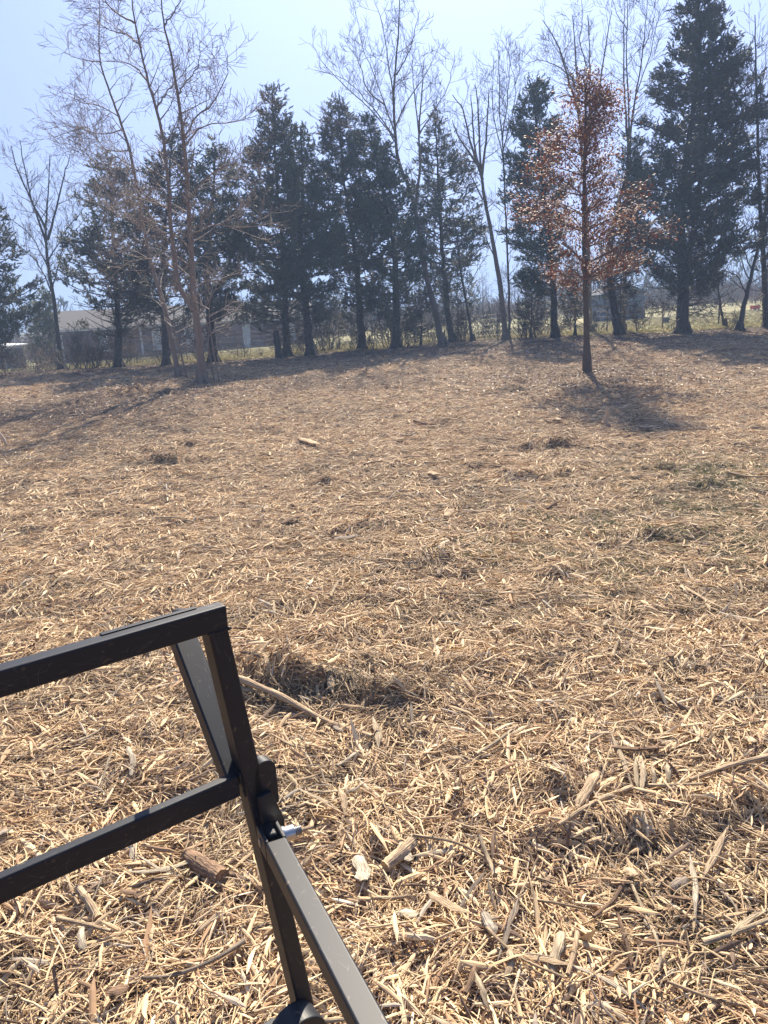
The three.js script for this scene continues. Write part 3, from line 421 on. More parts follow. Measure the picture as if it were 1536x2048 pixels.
function bareTree(key, label, style, bark, twig, category = 'bare tree') {
  const T = BARE[key], b = T.stems[0][0], y0 = land(b[0], b[2]);
  const g = thing('bare_tree', label, category, b[0], y0, b[2]), rel = (q) => V(q[0] - b[0], q[1] - y0, q[2] - b[2]);
  const trunk = new Sink(), limbs = new Sink(), twigs = new Sink();
  const run = (P, r0, r1, sides, sink, wob) => {
    const n = Math.max(6, Math.round(P.length * 3)), pts = smooth(P.map(rel), n), rad = pts.map((_, k) => lerp(r0, r1, (k / n) ** 0.6));
    for (let k = 1; k < pts.length - 1; k++) { pts[k].x += gauss() * wob; pts[k].z += gauss() * wob * 1.5; }
    sink.tube(pts, rad, sides); return [pts, rad];
  };
  T.stems.forEach((P, i) => {
    if (i === 0) P = [[P[0][0], y0 - 0.15, P[0][2]], ...P.slice(1)];
    const r0 = i ? T.r * (style.fork ?? 0.45) : T.r * 0.88, [pts, rad] = run(P, r0, Math.max(0.012, T.r * 0.09), i ? 6 : 9, i ? limbs : trunk, i ? 0.03 : 0.015);
    if (i === 0) for (let k = 0; k < 5; k++) { const a = k * 1.256 + rnd(); trunk.tube([V(Math.cos(a) * T.r * 0.4, 0.35, Math.sin(a) * T.r * 0.4), V(Math.cos(a) * T.r * 1.0, 0.08, Math.sin(a) * T.r), V(Math.cos(a) * T.r * 1.9, -0.1, Math.sin(a) * T.r * 1.9)], [T.r * 0.6, T.r * 0.45, T.r * 0.25], 6); }
    sprout(twigs, pts, rad, i ? 0.8 : style.clear, style.step, style);
  });
  for (const P of T.limbs) { const [pts, rad] = run(P, Math.max(0.022, T.r * 0.2), style.thin * 1.5, 5, limbs, 0.045); sprout(twigs, pts, rad, 0.4, style.step * 0.55, style); }
  part('trunk', trunk.build(), bark, g); part('limbs', limbs.build(), bark, g); part('twigs', twigs.build(), twig, g);
  return g;
}
const ARCH = { depth: 2, kids: [6, 3], len: [1.4, 0.66, 0.36], wild: 0.14, up: 0.05, thin: 0.0055, step: 0.3, clear: 2.4, rise: 0.2, fork: 0.6 };
const FAN = { depth: 2, kids: [6, 3], len: [1.4, 0.65, 0.38], wild: 0.08, up: 0.16, thin: 0.006, step: 0.45, clear: 5.5, rise: 0.5, fork: 0.42 };
const SLIM = { depth: 1, kids: [4], len: [0.9, 0.45], wild: 0.13, up: 0.12, thin: 0.009, step: 0.55, clear: 1.0, rise: 0.3, fork: 0.5 };
bareTree('stem_pair_left', 'slim leaning bare tree just left of the thick pale trunk in the mulch', ARCH, paleBark, archTwig);
bareTree('fork_left', 'tall bare tree with thick pale forking trunk standing alone on the mulch', ARCH, paleBark, archTwig);
bareTree('vase_far_left', 'bare vase-shaped tree in front of the end of the brick house', { ...FAN, step: 0.4, clear: 4 }, darkBark, darkTwig);
bareTree('tall_mid', 'tallest bare tree rising above the middle cedars with a wide open crown', { ...FAN, step: 0.5, kids: [6, 3] }, greyBark, twigMat);
bareTree('twin_centre', 'bare tree with twin trunks joined at the base beside the gap', { ...FAN, step: 0.5 }, greyBark, darkTwig);
bareTree('behind_oak', 'bare tree whose fan of branches shows above the red oak', FAN, greyBark, twigMat);
bareTree('right_vase', 'slender bare tree rising between the red oak and the great cedar', FAN, greyBark, darkTwig);
bareTree('edge_right', 'dark bare trunk with twiggy crown at the very right of the treeline', { ...FAN, step: 0.35, clear: 4, kids: [7, 3] }, darkBark, darkTwig);
bareTree('lean_right', 'dark trunk leaning to the right beyond the great cedar', { ...SLIM, depth: 2, kids: [5, 2], len: [1.2, 0.6, 0.3] }, darkBark, darkTwig);
bareTree('thin_lean', 'thin bare trunk leaning left beside the twin-trunked tree', { ...SLIM, depth: 2, kids: [5, 2], len: [1.1, 0.5, 0.3] }, darkBark, darkTwig);
bareTree('thin_right', 'thin dark sapling in front of the right-hand lawn', SLIM, darkBark, darkTwig, 'sapling');
bareTree('thin_between', 'thin dark trunk close beside the curved cedar trunk', SLIM, darkBark, darkTwig, 'sapling');

function sprayGeometry(n, fan) { // tuft of scaly cedar cords, unit length along y
  const s = new Sink();
  for (let k = 0; k < n; k++) {
    const u = k / n, base = V(gauss() * 0.04, u * 0.75, gauss() * 0.04), a = k * 2.4 + rnd(), tilt = rr(0.35, 0.9) * fan;
    const d = V(Math.cos(a) * tilt, 1, Math.sin(a) * tilt).normalize(), l = rr(0.2, 0.42) * (1 - 0.4 * u);
    const mid = base.clone().addScaledVector(d, l * 0.5).add(V(gauss() * 0.03, 0.02, gauss() * 0.03)), w = rr(0.032, 0.055);
    s.tube([base, mid, base.clone().addScaledVector(d, l)], [w * 0.5, w, w * 0.15], 3);
  }
  return s.build();
}
const needleMat = new THREE.MeshPhysicalMaterial({ color: C(0.05, 0.068, 0.036), roughness: 0.6, side: THREE.DoubleSide });
const sprays = [sprayGeometry(16, 1), sprayGeometry(14, 1.3), sprayGeometry(18, 0.8)];
function rowsAt(rows, y) { // [y, centre, radius] rows from the top down
  if (y >= rows[0][0]) return [rows[0][1], rows[0][2]];
  for (let k = 1; k < rows.length; k++) if (y >= rows[k][0]) { const f = (rows[k - 1][0] - y) / (rows[k - 1][0] - rows[k][0]); return [lerp(rows[k - 1][1], rows[k][1], f), lerp(rows[k - 1][2], rows[k][2], f)]; }
  const e = rows[rows.length - 1]; return [e[1], e[2] * 0.8];
}
function cedar(key, label, o = {}) {
  const T = CEDAR[key], b = T.trunk[0], y0 = land(b[0], b[2]), g = thing('cedar_tree', label, 'cedar', b[0], y0, b[2]);
  const trunk = new Sink(), limbs = new Sink(), n = 26, P = T.trunk.map((q, i) => V(q[0] - b[0], i ? q[1] - y0 : -0.15, q[2] - b[2])), pts = smooth(P, n), rad = pts.map((_, k) => T.r * lerp(1, 0.12, (k / n) ** 0.85));
  for (let k = 1; k < n; k++) { pts[k].x += gauss() * 0.03; pts[k].z += gauss() * 0.05; }
  trunk.tube(pts, rad, 9);
  for (let k = 0; k < 5; k++) { const a = k * 1.256 + rnd(); trunk.tube([V(Math.cos(a) * T.r * 0.4, 0.4, Math.sin(a) * T.r * 0.4), V(Math.cos(a) * T.r, 0.1, Math.sin(a) * T.r), V(Math.cos(a) * T.r * 1.8, -0.1, Math.sin(a) * T.r * 1.8)], [T.r * 0.6, T.r * 0.45, T.r * 0.25], 6); }
  for (const S of o.second ? [o.second] : []) { const p2 = smooth(S.map((q) => V(q[0] - b[0], q[1] - y0, q[2] - b[2])), 12); trunk.tube(p2, p2.map((_, k) => T.r * lerp(0.65, 0.12, k / 12)), 7); }
  const trunkAt = (y) => { for (let k = 1; k < pts.length; k++) if (pts[k].y >= y) { const f = (y - pts[k - 1].y) / (pts[k].y - pts[k - 1].y); return pts[k - 1].clone().lerp(pts[k], clamp(f, 0, 1)); } return pts[pts.length - 1].clone(); };
  const top = T.rows[0][0], low = T.rows[T.rows.length - 1][0], lists = [[], [], []], q = new THREE.Quaternion(), up = V(0, 1, 0), tint = o.tint ?? [rr(0.85, 1.35), rr(0.92, 1.1), rr(0.8, 1.15)];
  const many = Math.round((o.many ?? 1) * (top - low) * 22);
  for (let k = 0; k < many; k++) {
    const y = lerp(low, top, 1 - (k + rnd()) / many), [cx, R] = rowsAt(T.rows, y), a = rnd() * 6.283, f = rr(0.4, 1.12) * (o.wide ?? 1);
    const tip = V(cx - b[0] + Math.cos(a) * R * f, y - y0 + rr(-0.15, 0.35), Math.sin(a) * R * f * 0.95), root = trunkAt(Math.max(0.5, tip.y - R * rr(-0.05, 0.6))), mid = root.clone().lerp(tip, 0.55); mid.y -= R * rr(0, 0.14);
    const line = smooth([root, mid, tip], 5); limbs.tube(line, [0.03, 0.025, 0.02, 0.016, 0.012, 0.008].map((r) => r * (0.6 + 0.25 * R)), 4);
    const low01 = (y - low) / (top - low); if (low01 < 0.3 && rnd() > 0.35 + 2.1 * low01) continue;
    const L = root.distanceTo(tip), m = Math.max(6, Math.round(L * 23 * (o.dense ?? 1))), tone = rr(0.6, 1.4), dir = V(), knots = [0.98, rr(0.75, 0.95), rr(0.5, 0.8), rr(0.3, 0.6)], spread = rr(0.16, 0.30);
    for (let s = 0; s < m; s++) {
      const u = clamp(knots[Math.floor(rnd() * (L > 1 ? 4 : 3))] + gauss() * 0.09, 0.1, 0.999), i = Math.min(4, Math.floor(u * 5)), at = line[i].clone().lerp(line[i + 1], u * 5 - i);
      at.x += gauss() * spread; at.y += gauss() * spread * 0.8; at.z += gauss() * spread;
      dir.subVectors(line[i + 1], line[i]).normalize().multiplyScalar(0.5); dir.x += gauss() * 0.9; dir.z += gauss() * 0.9; dir.y += 0.25 + gauss() * 0.7; dir.normalize();
      q.setFromUnitVectors(up, dir); const z = rr(0.16, 0.38), j = Math.floor(rnd() * 3), t = tone * rr(0.8, 1.2);
      lists[j].push({ m: new THREE.Matrix4().compose(at, q, V(z, z, z)), c: C(t * tint[0] * rr(0.9, 1.2), t * tint[1], t * tint[2]) });
    }
  }
  const DEAD = { depth: 2, kids: [6, 3], len: [1.1, 0.5, 0.28], wild: 0.16, up: -0.02, thin: 0.008 };
  if (!o.noDead) for (let k = 0; k < 44; k++) { const y = rr(0.5, Math.max(1.6, low - y0 + 1.2)), p = trunkAt(y), a = rnd() * 6.283; branchlet(limbs, p, V(Math.cos(a), rr(-0.15, 0.35), Math.sin(a)), rr(0.7, 1.9), rr(0.012, 0.024), 0, DEAD); }
  part('trunk', trunk.build(), darkBark, g); part('limbs', limbs.build(), darkTwig, g);
  const crown = new THREE.Group(); crown.name = 'crown'; g.add(crown);
  lists.forEach((l, j) => l.length && instanced('foliage', sprays[j], needleMat, l, crown));
  return g;
}
cedar('edge_left', 'broad dark cedar cut off by the left side of the picture beside the pole shed');
cedar('pale_left', 'small pale green young cedar at the end of the brick house', { tint: [2.0, 1.7, 1.2], noDead: true, many: 1.6 });
cedar('left_one', 'dark cedar with bare straight lower trunk before the lit house window', { wide: 1.2, many: 1.05 });
cedar('left_behind', 'dark cedar directly behind the two bare trees on the mulch', { wide: 1.2, many: 1.0 });
cedar('left_flare', 'cedar with flared trunk base just right of the forked bare tree', { wide: 1.25, many: 1.1 });
cedar('mid_a', 'tall pointed cedar at the right-hand end of the brick house', { wide: 1.28, many: 1.2 });
cedar('mid_b', 'bushy cedar second to the right of the brick house', { wide: 1.28, many: 1.2 });
cedar('mid_c', 'tall cedar with ragged top left of the tallest bare tree', { wide: 1.28, many: 1.2 });
cedar('mid_d', 'dark cedar with straight trunk in the middle of the treeline', { wide: 1.28, many: 1.2 });
cedar('mid_e', 'narrow pointed cedar just right of the tallest bare tree', { wide: 1.2, dense: 0.9 });
cedar('tall_blue', 'loose bluish cedar half hidden behind the left of the red oak', { dense: 1.25, many: 1.15, tint: [0.95, 1.05, 1.1] });
cedar('oak_right', 'cedar with curved dark trunk just right of the red oak trunk', { dense: 1.1, many: 1.1 });
cedar('great_right', 'largest cedar, with a thick forked trunk and tall pyramid crown', { many: 1.35, dense: 1.35, wide: 1.06, second: [[12.75, 2.9, -32.85], [13.1, 4.9, -32.7], [13.25, 7.6, -32.6], [13.4, 9.6, -32.6]] });
cedar('under_a', 'low dark evergreen bush between the second and third cedars right of the house', { tint: [1.3, 1.05, 0.9], noDead: true, dense: 0.8 });
cedar('under_b', 'low evergreen bush at the foot of the tallest bare tree', { tint: [1.3, 1.05, 0.9], noDead: true, dense: 0.8 });
cedar('under_c', 'brownish evergreen bush between the twin-trunked tree and the bluish cedar', { tint: [1.5, 1.1, 0.85], noDead: true, dense: 0.6 });
cedar('under_d', 'olive evergreen bush behind the red oak trunk', { tint: [1.5, 1.15, 0.85], noDead: true, dense: 0.6 });
cedar('edge_far_right', 'loose cedar standing past the dark trunk at the right side', { dense: 0.6, many: 0.7 });

{ // the young oak that kept its russet leaves
  const b = OAK.trunk[0], y0 = land(b[0], b[2]), g = thing('oak_tree', 'young oak with russet dead leaves standing alone on the mulch', 'oak', b[0], y0, b[2]);
  const trunk = new Sink(), limbs = new Sink(), P = OAK.trunk.map((q, i) => V(q[0] - b[0], i ? q[1] - y0 : -0.15, q[2] - b[2])), pts = smooth(P, 20);
  trunk.tube(pts, pts.map((_, k) => lerp(k < 2 ? 0.135 : 0.095, 0.012, (k / 20) ** 0.9)), 9);
  const leaf = (() => { // lobed leaf, slightly curled, unit length along y
    const half = [[0, 0.03], [0.12, 0.12], [0.24, 0.27], [0.33, 0.14], [0.47, 0.36], [0.56, 0.17], [0.7, 0.33], [0.78, 0.15], [1, 0.02]], p = [], idx = [];
    for (const [y, w] of half) p.push(-w, y, 0.12 * w * 4 * (0.4 - w) + 0.25 * y * y + w * 0.5, 0, y, 0.25 * y * y, w, y, 0.25 * y * y + w * 0.5);
    for (let k = 0; k < half.length - 1; k++) { const a = k * 3; idx.push(a, a + 1, a + 3, a + 1, a + 4, a + 3, a + 1, a + 2, a + 4, a + 2, a + 5, a + 4); }
    const q = new THREE.BufferGeometry(); q.setAttribute('position', new THREE.Float32BufferAttribute(p, 3)); q.setIndex(idx); q.computeVertexNormals(); return q;
  })();
  const leafMat = new THREE.MeshPhysicalMaterial({ color: 0xffffff, roughness: 0.6, specularIntensity: 0.2, side: THREE.DoubleSide, transmission: 0.32, thickness: 0 }), list = [], q = new THREE.Quaternion(), e = new THREE.Euler();
  const STY = { depth: 1, kids: [5], len: [0.6, 0.35], wild: 0.16, up: 0.03, thin: 0.007 };
  const top = OAK.rows[0][0], low = OAK.rows[OAK.rows.length - 1][0];
  for (let k = 0; k < 78; k++) {
    const y = lerp(low, top, ((k + rnd()) / 78) ** 1.05), [cx, R] = rowsAt(OAK.rows, y), a = k * 2.399 + rnd(), f = rr(0.5, 1.25);
    const tip = V(cx - b[0] + Math.cos(a) * R * f, y - y0 + gauss() * 0.25, Math.sin(a) * R * f), ry = Math.max(1.5, tip.y - R * 0.35), root = pts.reduce((m, p) => Math.abs(p.y - ry) < Math.abs(m.y - ry) ? p : m), mid = root.clone().lerp(tip, 0.5); mid.y += 0.06;
    const line = smooth([root, mid, tip], 6); limbs.tube(line, [0.026, 0.022, 0.018, 0.014, 0.011, 0.008, 0.006], 4);
    for (let s = 0; s < 6; s++) { const u = rr(0.35, 1), i = Math.min(5, Math.floor(u * 6)); branchlet(limbs, line[i], V(gauss(), rr(0, 0.4), gauss()).add(V().subVectors(tip, root).normalize().multiplyScalar(0.6)), rr(0.25, 0.5), 0.008, 1, STY); }
    const m = Math.round(180 * rr(0.2, 1.7)), tone = rr(0.7, 1.3);
    for (let s = 0; s < m; s++) {
      const u = 1 - rnd() ** 1.3 * 0.72, i = Math.min(5, Math.floor(u * 6)), at = line[i].clone().lerp(line[i + 1], u * 6 - i).add(V(gauss() * 0.36, gauss() * 0.26 - 0.06, gauss() * 0.36));
      e.set(rr(1.0, 2.6), rnd() * 6.283, gauss() * 0.7, 'YXZ'); q.setFromEuler(e); const z = rr(0.05, 0.092), t = tone * rr(0.7, 1.3);
      list.push({ m: new THREE.Matrix4().compose(at, q, V(z, z, z)), c: C(0.24 * t, 0.078 * t * rr(0.8, 1.5), 0.034 * t) });
    }
  }
  for (const [y, dx, dz, l] of [[1.55, -1, 0.3, 1.0], [2.0, 0.9, 0.6, 1.3], [1.9, -0.9, 0.5, 0.8], [2.3, 1, 0.1, 1.4], [1.2, -0.7, 0.6, 0.5], [2.35, 0.7, -0.4, 1.5]]) branchlet(limbs, pts.reduce((m, p) => Math.abs(p.y - y) < Math.abs(m.y - y) ? p : m), V(dx, 0.22, dz), l, 0.014, 0, { ...STY, depth: 2, kids: [4, 2], len: [0.8, 0.4, 0.2] });
  part('trunk', trunk.build(), barkMat([0.085, 0.072, 0.062]), g); part('limbs', limbs.build(), twigMat, g);
  const crown = new THREE.Group(); crown.name = 'crown'; g.add(crown); instanced('leaves', leaf, leafMat, list, crown);
  // fallen leaves round the oak and the two bare trees
  const fallen = [], up = V(0, 1, 0), pale = mat([1, 1, 1], 0.6, { side: THREE.DoubleSide });
  const drop = (cx, cz, sx, sz, n) => { for (let k = 0; k < n; k++) { const x = cx + gauss() * sx * 1.6, z = cz + gauss() * sz * 1.6; if (-z > edge(x) || z > -4) continue; e.set(rr(-2.2, -0.9), rnd() * 6.283, gauss() * 0.5, 'YXZ'); q.setFromEuler(e); const s = rr(0.04, 0.085), t = rnd(); fallen.push({ m: new THREE.Matrix4().compose(V(x, land(x, z) + 0.03, z), q, V(s, s, s)), c: t < 0.5 ? C(0.28, 0.20, 0.145) : t < 0.86 ? C(0.20, 0.11, 0.07) : C(0.46, 0.39, 0.32) }); } };
  drop(5.5, -19.5, 3.4, 2.2, 1500); drop(-6, -23, 4, 2.6, 1900); drop(0, -30, 12, 2, 3000); drop(9, -28, 5, 2.5, 1800);
  const fl = instanced('fallen_leaves', leaf, pale, fallen, scene); tag(fl, 'dry fallen leaves scattered under the oak and along the treeline', 'leaves');
}

// ---------------------------------------------------------------- brick house beyond the trees
const box = (w, h, d, x, y, z, r = 0) => { const g = r ? new RoundedBoxGeometry(w, h, d, 2, r) : new THREE.BoxGeometry(w, h, d); g.translate(x, y, z); return g; };
const merge = (list) => mergeGeometries(list.map((g) => { const q = g.index ? g.toNonIndexed() : g; for (const k of Object.keys(q.attributes)) if (!['position', 'normal', 'uv'].includes(k)) q.deleteAttribute(k); return q; }));
const brickTex = (() => {
  const cv = document.createElement('canvas'); cv.width = 512; cv.height = 512; const g = cv.getContext('2d'); g.fillStyle = 'rgb(96,86,80)'; g.fillRect(0, 0, 512, 512);
  for (let r = 0; r < 24; r++) for (let c = -1; c < 9; c++) { const t = rr(0.75, 1.25); g.fillStyle = `rgb(${Math.round(92 * t)},${Math.round(50 * t)},${Math.round(41 * t)})`; g.fillRect(c * 64 + (r % 2) * 32 + 2, r * 21.33 + 2, 60, 17.5); }
  const t = new THREE.CanvasTexture(cv); t.colorSpace = THREE.SRGBColorSpace; t.wrapS = t.wrapT = THREE.RepeatWrapping; t.repeat.set(0.6, 0.6); return t;
})();
{
  const house = thing('brick_house', 'long low brick house with pale roof seen between the trees at left', 'house', -24.25, -0.55, -62.31); house.rotation.y = THREE.MathUtils.degToRad(8.3);
  const x0 = -1.35, x1 = 19.2, D = 8, H = 2.42, brick = new THREE.MeshStandardMaterial({ map: brickTex, roughness: 0.9 }), white = mat([0.72, 0.72, 0.7], 0.6), roofM = mat([0.075, 0.066, 0.06], 0.95), glass = new THREE.MeshPhysicalMaterial({ color: C(0.35, 0.42, 0.5), roughness: 0.08, metalness: 0 }), blind = mat([0.45, 0.5, 0.55], 0.8);
  const openings = [[-0.85, -0.29, 0.25, 2.1], [2.41, 3.21, 0.7, 2.2], [6.54, 7.2, 0.6, 2.2], [9.07, 9.77, 0.7, 2.2], [13.7, 14.3, 0.1, 2.15], [17.2, 18.0, 0.8, 2.1]];
  const wall = new THREE.Shape([[x0, -0.9], [x1, -0.9], [x1, H], [x0, H]].map((p) => new THREE.Vector2(...p)));
  for (const [a, b, c, d] of openings) wall.holes.push(new THREE.Path([[a, c], [a, d], [b, d], [b, c]].map((p) => new THREE.Vector2(...p))));
  const front = new THREE.ExtrudeGeometry(wall, { depth: 0.2, bevelEnabled: false }); front.translate(0, 0, -0.2);
  part('wall', merge([front, box(x1 - x0, H + 0.9, 0.2, (x0 + x1) / 2, (H - 0.9) / 2, -D + 0.1), box(0.2, H + 0.9, D - 0.42, x0 + 0.1, (H - 0.9) / 2, -D / 2), box(0.2, H + 0.9, D - 0.42, x1 - 0.1, (H - 0.9) / 2, -D / 2)]), brick, house);
  openings.forEach(([a, b, c, d], i) => {
    const isDoor = c < 0.2, w = b - a, h = d - c, cx = (a + b) / 2, cy = (c + d) / 2;
    const win = part(isDoor ? 'door' : 'window', merge([box(w, 0.06, 0.1, cx, d - 0.03, -0.08), box(w, 0.06, 0.1, cx, c + 0.03, -0.08), box(0.06, h - 0.12, 0.1, a + 0.03, cy, -0.08), box(0.06, h - 0.12, 0.1, b - 0.03, cy, -0.08), ...(isDoor ? [box(w - 0.12, 0.9, 0.05, cx, c + 0.5, -0.08)] : [box(w - 0.12, 0.05, 0.08, cx, cy, -0.08)])]), white, house);
    part('pane', box(w - 0.12, h - 0.12, 0.015, cx, cy, -0.13), glass, win);
    if (!isDoor) part('blind', box(w - 0.14, h * (i === 1 ? 0.62 : 0.8), 0.01, cx, d - 0.08 - h * (i === 1 ? 0.31 : 0.4), -0.105), blind, win);
    part('sill', box(w + 0.16, 0.06, 0.12, cx, c - 0.04, 0.065), mat([0.35, 0.3, 0.28]), house);
  });
  const rise = 1.45, over = 0.55, rf = new THREE.Shape([[over, -0.02], [-D / 2, rise], [-D - over, -0.02], [-D - over, 0.1], [-D / 2, rise + 0.13], [over, 0.1]].map((p) => new THREE.Vector2(...p)));
  const rg = new THREE.ExtrudeGeometry(rf, { depth: x1 - x0 + 0.9, bevelEnabled: false }); rg.rotateY(-Math.PI / 2); rg.translate(x1 + 0.45, H, 0);
  const roof = part('roof', rg, roofM, house);
  const gable = (x) => { const s = new THREE.ExtrudeGeometry(new THREE.Shape([[-0.1, 0], [-D + 0.1, 0], [-D / 2, rise - 0.06]].map((p) => new THREE.Vector2(...p))), { depth: 0.15, bevelEnabled: false }); s.rotateY(-Math.PI / 2); s.translate(x, H, 0); return s; };
  const gm = mat([0.25, 0.23, 0.21]); part('gable', gable(x0 + 0.2), gm, house); part('gable', gable(x1 - 0.05), gm, house);
  part('fascia', box(x1 - x0 + 0.9, 0.16, 0.03, (x0 + x1) / 2, H + 0.01, over + 0.018), mat([0.5, 0.47, 0.43]), house);
  part('chimney', merge([box(0.9, 1.1, 0.6, 11.6, H + rise + 0.1, -D / 2), box(1.0, 0.1, 0.7, 11.6, H + rise + 0.7, -D / 2)]), brick, roof);
  for (const px of [5.75, 8.1]) part('post', merge([box(0.13, H + 0.8, 0.13, px, (H - 0.8) / 2, 0.42), box(0.2, 0.12, 0.2, px, H - 0.1, 0.421)]), mat([0.5, 0.52, 0.56]), house);
}
{ // open pole shed, far left
  const s = thing('pole_shed', 'low open shed with pale metal roof on thin posts at far left', 'shed', -26.2, land(-26.2, -55) - 0.1, -55);
  const y = -0.05;
  part('roof', merge([box(4.6, 0.09, 3.6, -1.6, y + 1.86, -1.4)]), mat([0.62, 0.62, 0.6], 0.5, { metalness: 0.3 }), s).rotation.z = -0.06;
  for (const [x, z] of [[-3.4, 0], [-1.0, 0], [0.3, 0], [0.5, -2.8], [-3.4, -2.8]]) part('post', box(0.1, 2, 0.1, x, 0.8, z), mat([0.3, 0.28, 0.26]), s);
  part('rear_panel', box(4, 1.5, 0.06, -1.5, 0.75, -2.95), mat([0.09, 0.08, 0.08]), s);
}
{ // blue-grey shed, right
  const s = thing('garden_shed', 'small blue-grey shed on the lawn seen beside the red oak trunk', 'shed', 18.6, land(18.6, -61) - 0.05, -61); s.rotation.y = 0.15;
  const w = 3.4, d = 2.8, h = 1.9, blue = mat([0.10, 0.13, 0.18], 0.9);
  for (let k = 0; k < 11; k++) part('board', box(w / 11 - 0.012, h, 0.03, -w / 2 + (k + 0.5) * w / 11, h / 2, d / 2 + 0.017), blue, s);
  part('wall', box(w, h, d, 0, h / 2, 0), mat([0.09, 0.115, 0.16], 0.9), s);
  const sh = new THREE.ExtrudeGeometry(new THREE.Shape([[-w / 2 - 0.2, -0.05], [0, 0.75], [w / 2 + 0.2, -0.05], [w / 2 + 0.2, 0.03], [0, 0.84], [-w / 2 - 0.2, 0.03]].map((p) => new THREE.Vector2(...p))), { depth: d + 0.4, bevelEnabled: false }); sh.translate(0, h, -d / 2 - 0.2);
  part('roof', sh, mat([0.07, 0.075, 0.09], 1), s);
  const gb = new THREE.ExtrudeGeometry(new THREE.Shape([[-w / 2, 0], [w / 2, 0], [0, 0.72]].map((p) => new THREE.Vector2(...p))), { depth: d - 0.1, bevelEnabled: false }); gb.translate(0, h, -d / 2 + 0.05); part('gable', gb, blue, s);
  const door = part('door', box(0.9, 1.65, 0.04, 0.3, 0.83, d / 2 + 0.055), mat([0.14, 0.17, 0.21], 0.9), s); part('handle', box(0.04, 0.12, 0.05, 0.64, 0.85, d / 2 + 0.1), mat([0.3, 0.3, 0.3], 0.4, { metalness: 0.8 }), door);
}
{ // small utility box on the right lawn
  const z = -44.2, x = 16.36, s = thing('utility_box', 'small dark utility box standing on the lawn left of the great cedar', 'utility box', x, land(x, z), z); s.rotation.y = 0.3;
  part('body', new RoundedBoxGeometry(0.26, 0.34, 0.2, 2, 0.02).translate(0, 0.17, 0), mat([0.05, 0.06, 0.05], 0.6), s); part('lid', new RoundedBoxGeometry(0.3, 0.05, 0.24, 2, 0.015).translate(0, 0.366, 0), mat([0.06, 0.07, 0.06], 0.5), s); part('base', box(0.34, 0.06, 0.3, 0, -0.01, 0), mat([0.3, 0.29, 0.27]), s);
}
{ // red garden cart
  const x = 27.0, z = -56, s = thing('garden_cart', 'small bright red cart far off on the lawn by the right edge', 'cart', x, land(x, z) + 0.03, z); s.rotation.y = 0.2; s.scale.setScalar(0.62);
  const tub = new THREE.ExtrudeGeometry(new THREE.Shape([[-0.38, 0], [0.38, 0], [0.5, 0.32], [-0.5, 0.32]].map((p) => new THREE.Vector2(...p))), { depth: 0.5, bevelEnabled: true, bevelSize: 0.02, bevelThickness: 0.02, bevelSegments: 2 }); tub.translate(0, 0.2, -0.25);
  part('tub', tub, mat([0.62, 0.035, 0.03], 0.4), s); part('rim', merge([box(1.08, 0.03, 0.04, 0, 0.55, 0.3), box(1.08, 0.03, 0.04, 0, 0.55, -0.3)]), mat([0.5, 0.03, 0.03], 0.4), s);
  for (const [wx, wz] of [[-0.3, 0.33], [0.3, 0.33], [-0.3, -0.33], [0.3, -0.33]]) part('wheel', new THREE.TorusGeometry(0.11, 0.035, 8, 18).translate(wx, 0.13, wz), mat([0.03, 0.03, 0.03], 0.8), s);
  part('handle', new THREE.TubeGeometry(new THREE.CatmullRomCurve3([V(0.45, 0.25, 0), V(0.8, 0.5, 0), V(1.0, 0.85, 0)]), 10, 0.018, 6), mat([0.05, 0.05, 0.05], 0.5), s);
}
{ // wire fence along the trees, with one stout dark post by the house end
  const s = thing('wire_fence', 'thin rusty wire fence on steel posts running behind the tree trunks', 'fence', -20, 0, -40.5);
  const wireMat = mat([0.12, 0.09, 0.07], 0.6, { metalness: 0.4 }), pt = (x) => V(x + 20, land(x, -40.5 + 0.09 * (x + 20) * (x > 0 ? 0.9 : 0.5)), 0.09 * (x + 20) * (x > 0 ? 0.9 : 0.5));
  for (let x = -20; x <= 26; x += 2.6) { const p = pt(x); part('post', box(0.05, 1.35, 0.05, p.x, p.y + 0.6, p.z), wireMat, s); }
  for (const h of [0.25, 0.5, 0.75, 1.0, 1.2]) { const w = new Sink(), line = []; for (let x = -20; x <= 26; x += 0.65) { const p = pt(x); line.push(V(p.x, p.y + h + 0.01 * Math.sin(x * 2.4), p.z + 0.03)); } w.tube(line, line.map(() => 0.006), 4); part('wire', w.build(), wireMat, s); }
  const px = -4.25, pz = -34.2, o = thing('fence_post', 'stout dark wooden post at the right-hand end of the house', 'post', px, land(px, pz) - 0.05, pz), q = new Sink();
  q.tube([V(0, -0.1, 0), V(0.01, 0.5, 0), V(-0.01, 1.15, 0.01), V(-0.01, 1.22, 0.01), V(-0.01, 1.225, 0.01)], [0.15, 0.14, 0.135, 0.11, 0.001], 9); part('post', q.build(), darkBark, o);
}

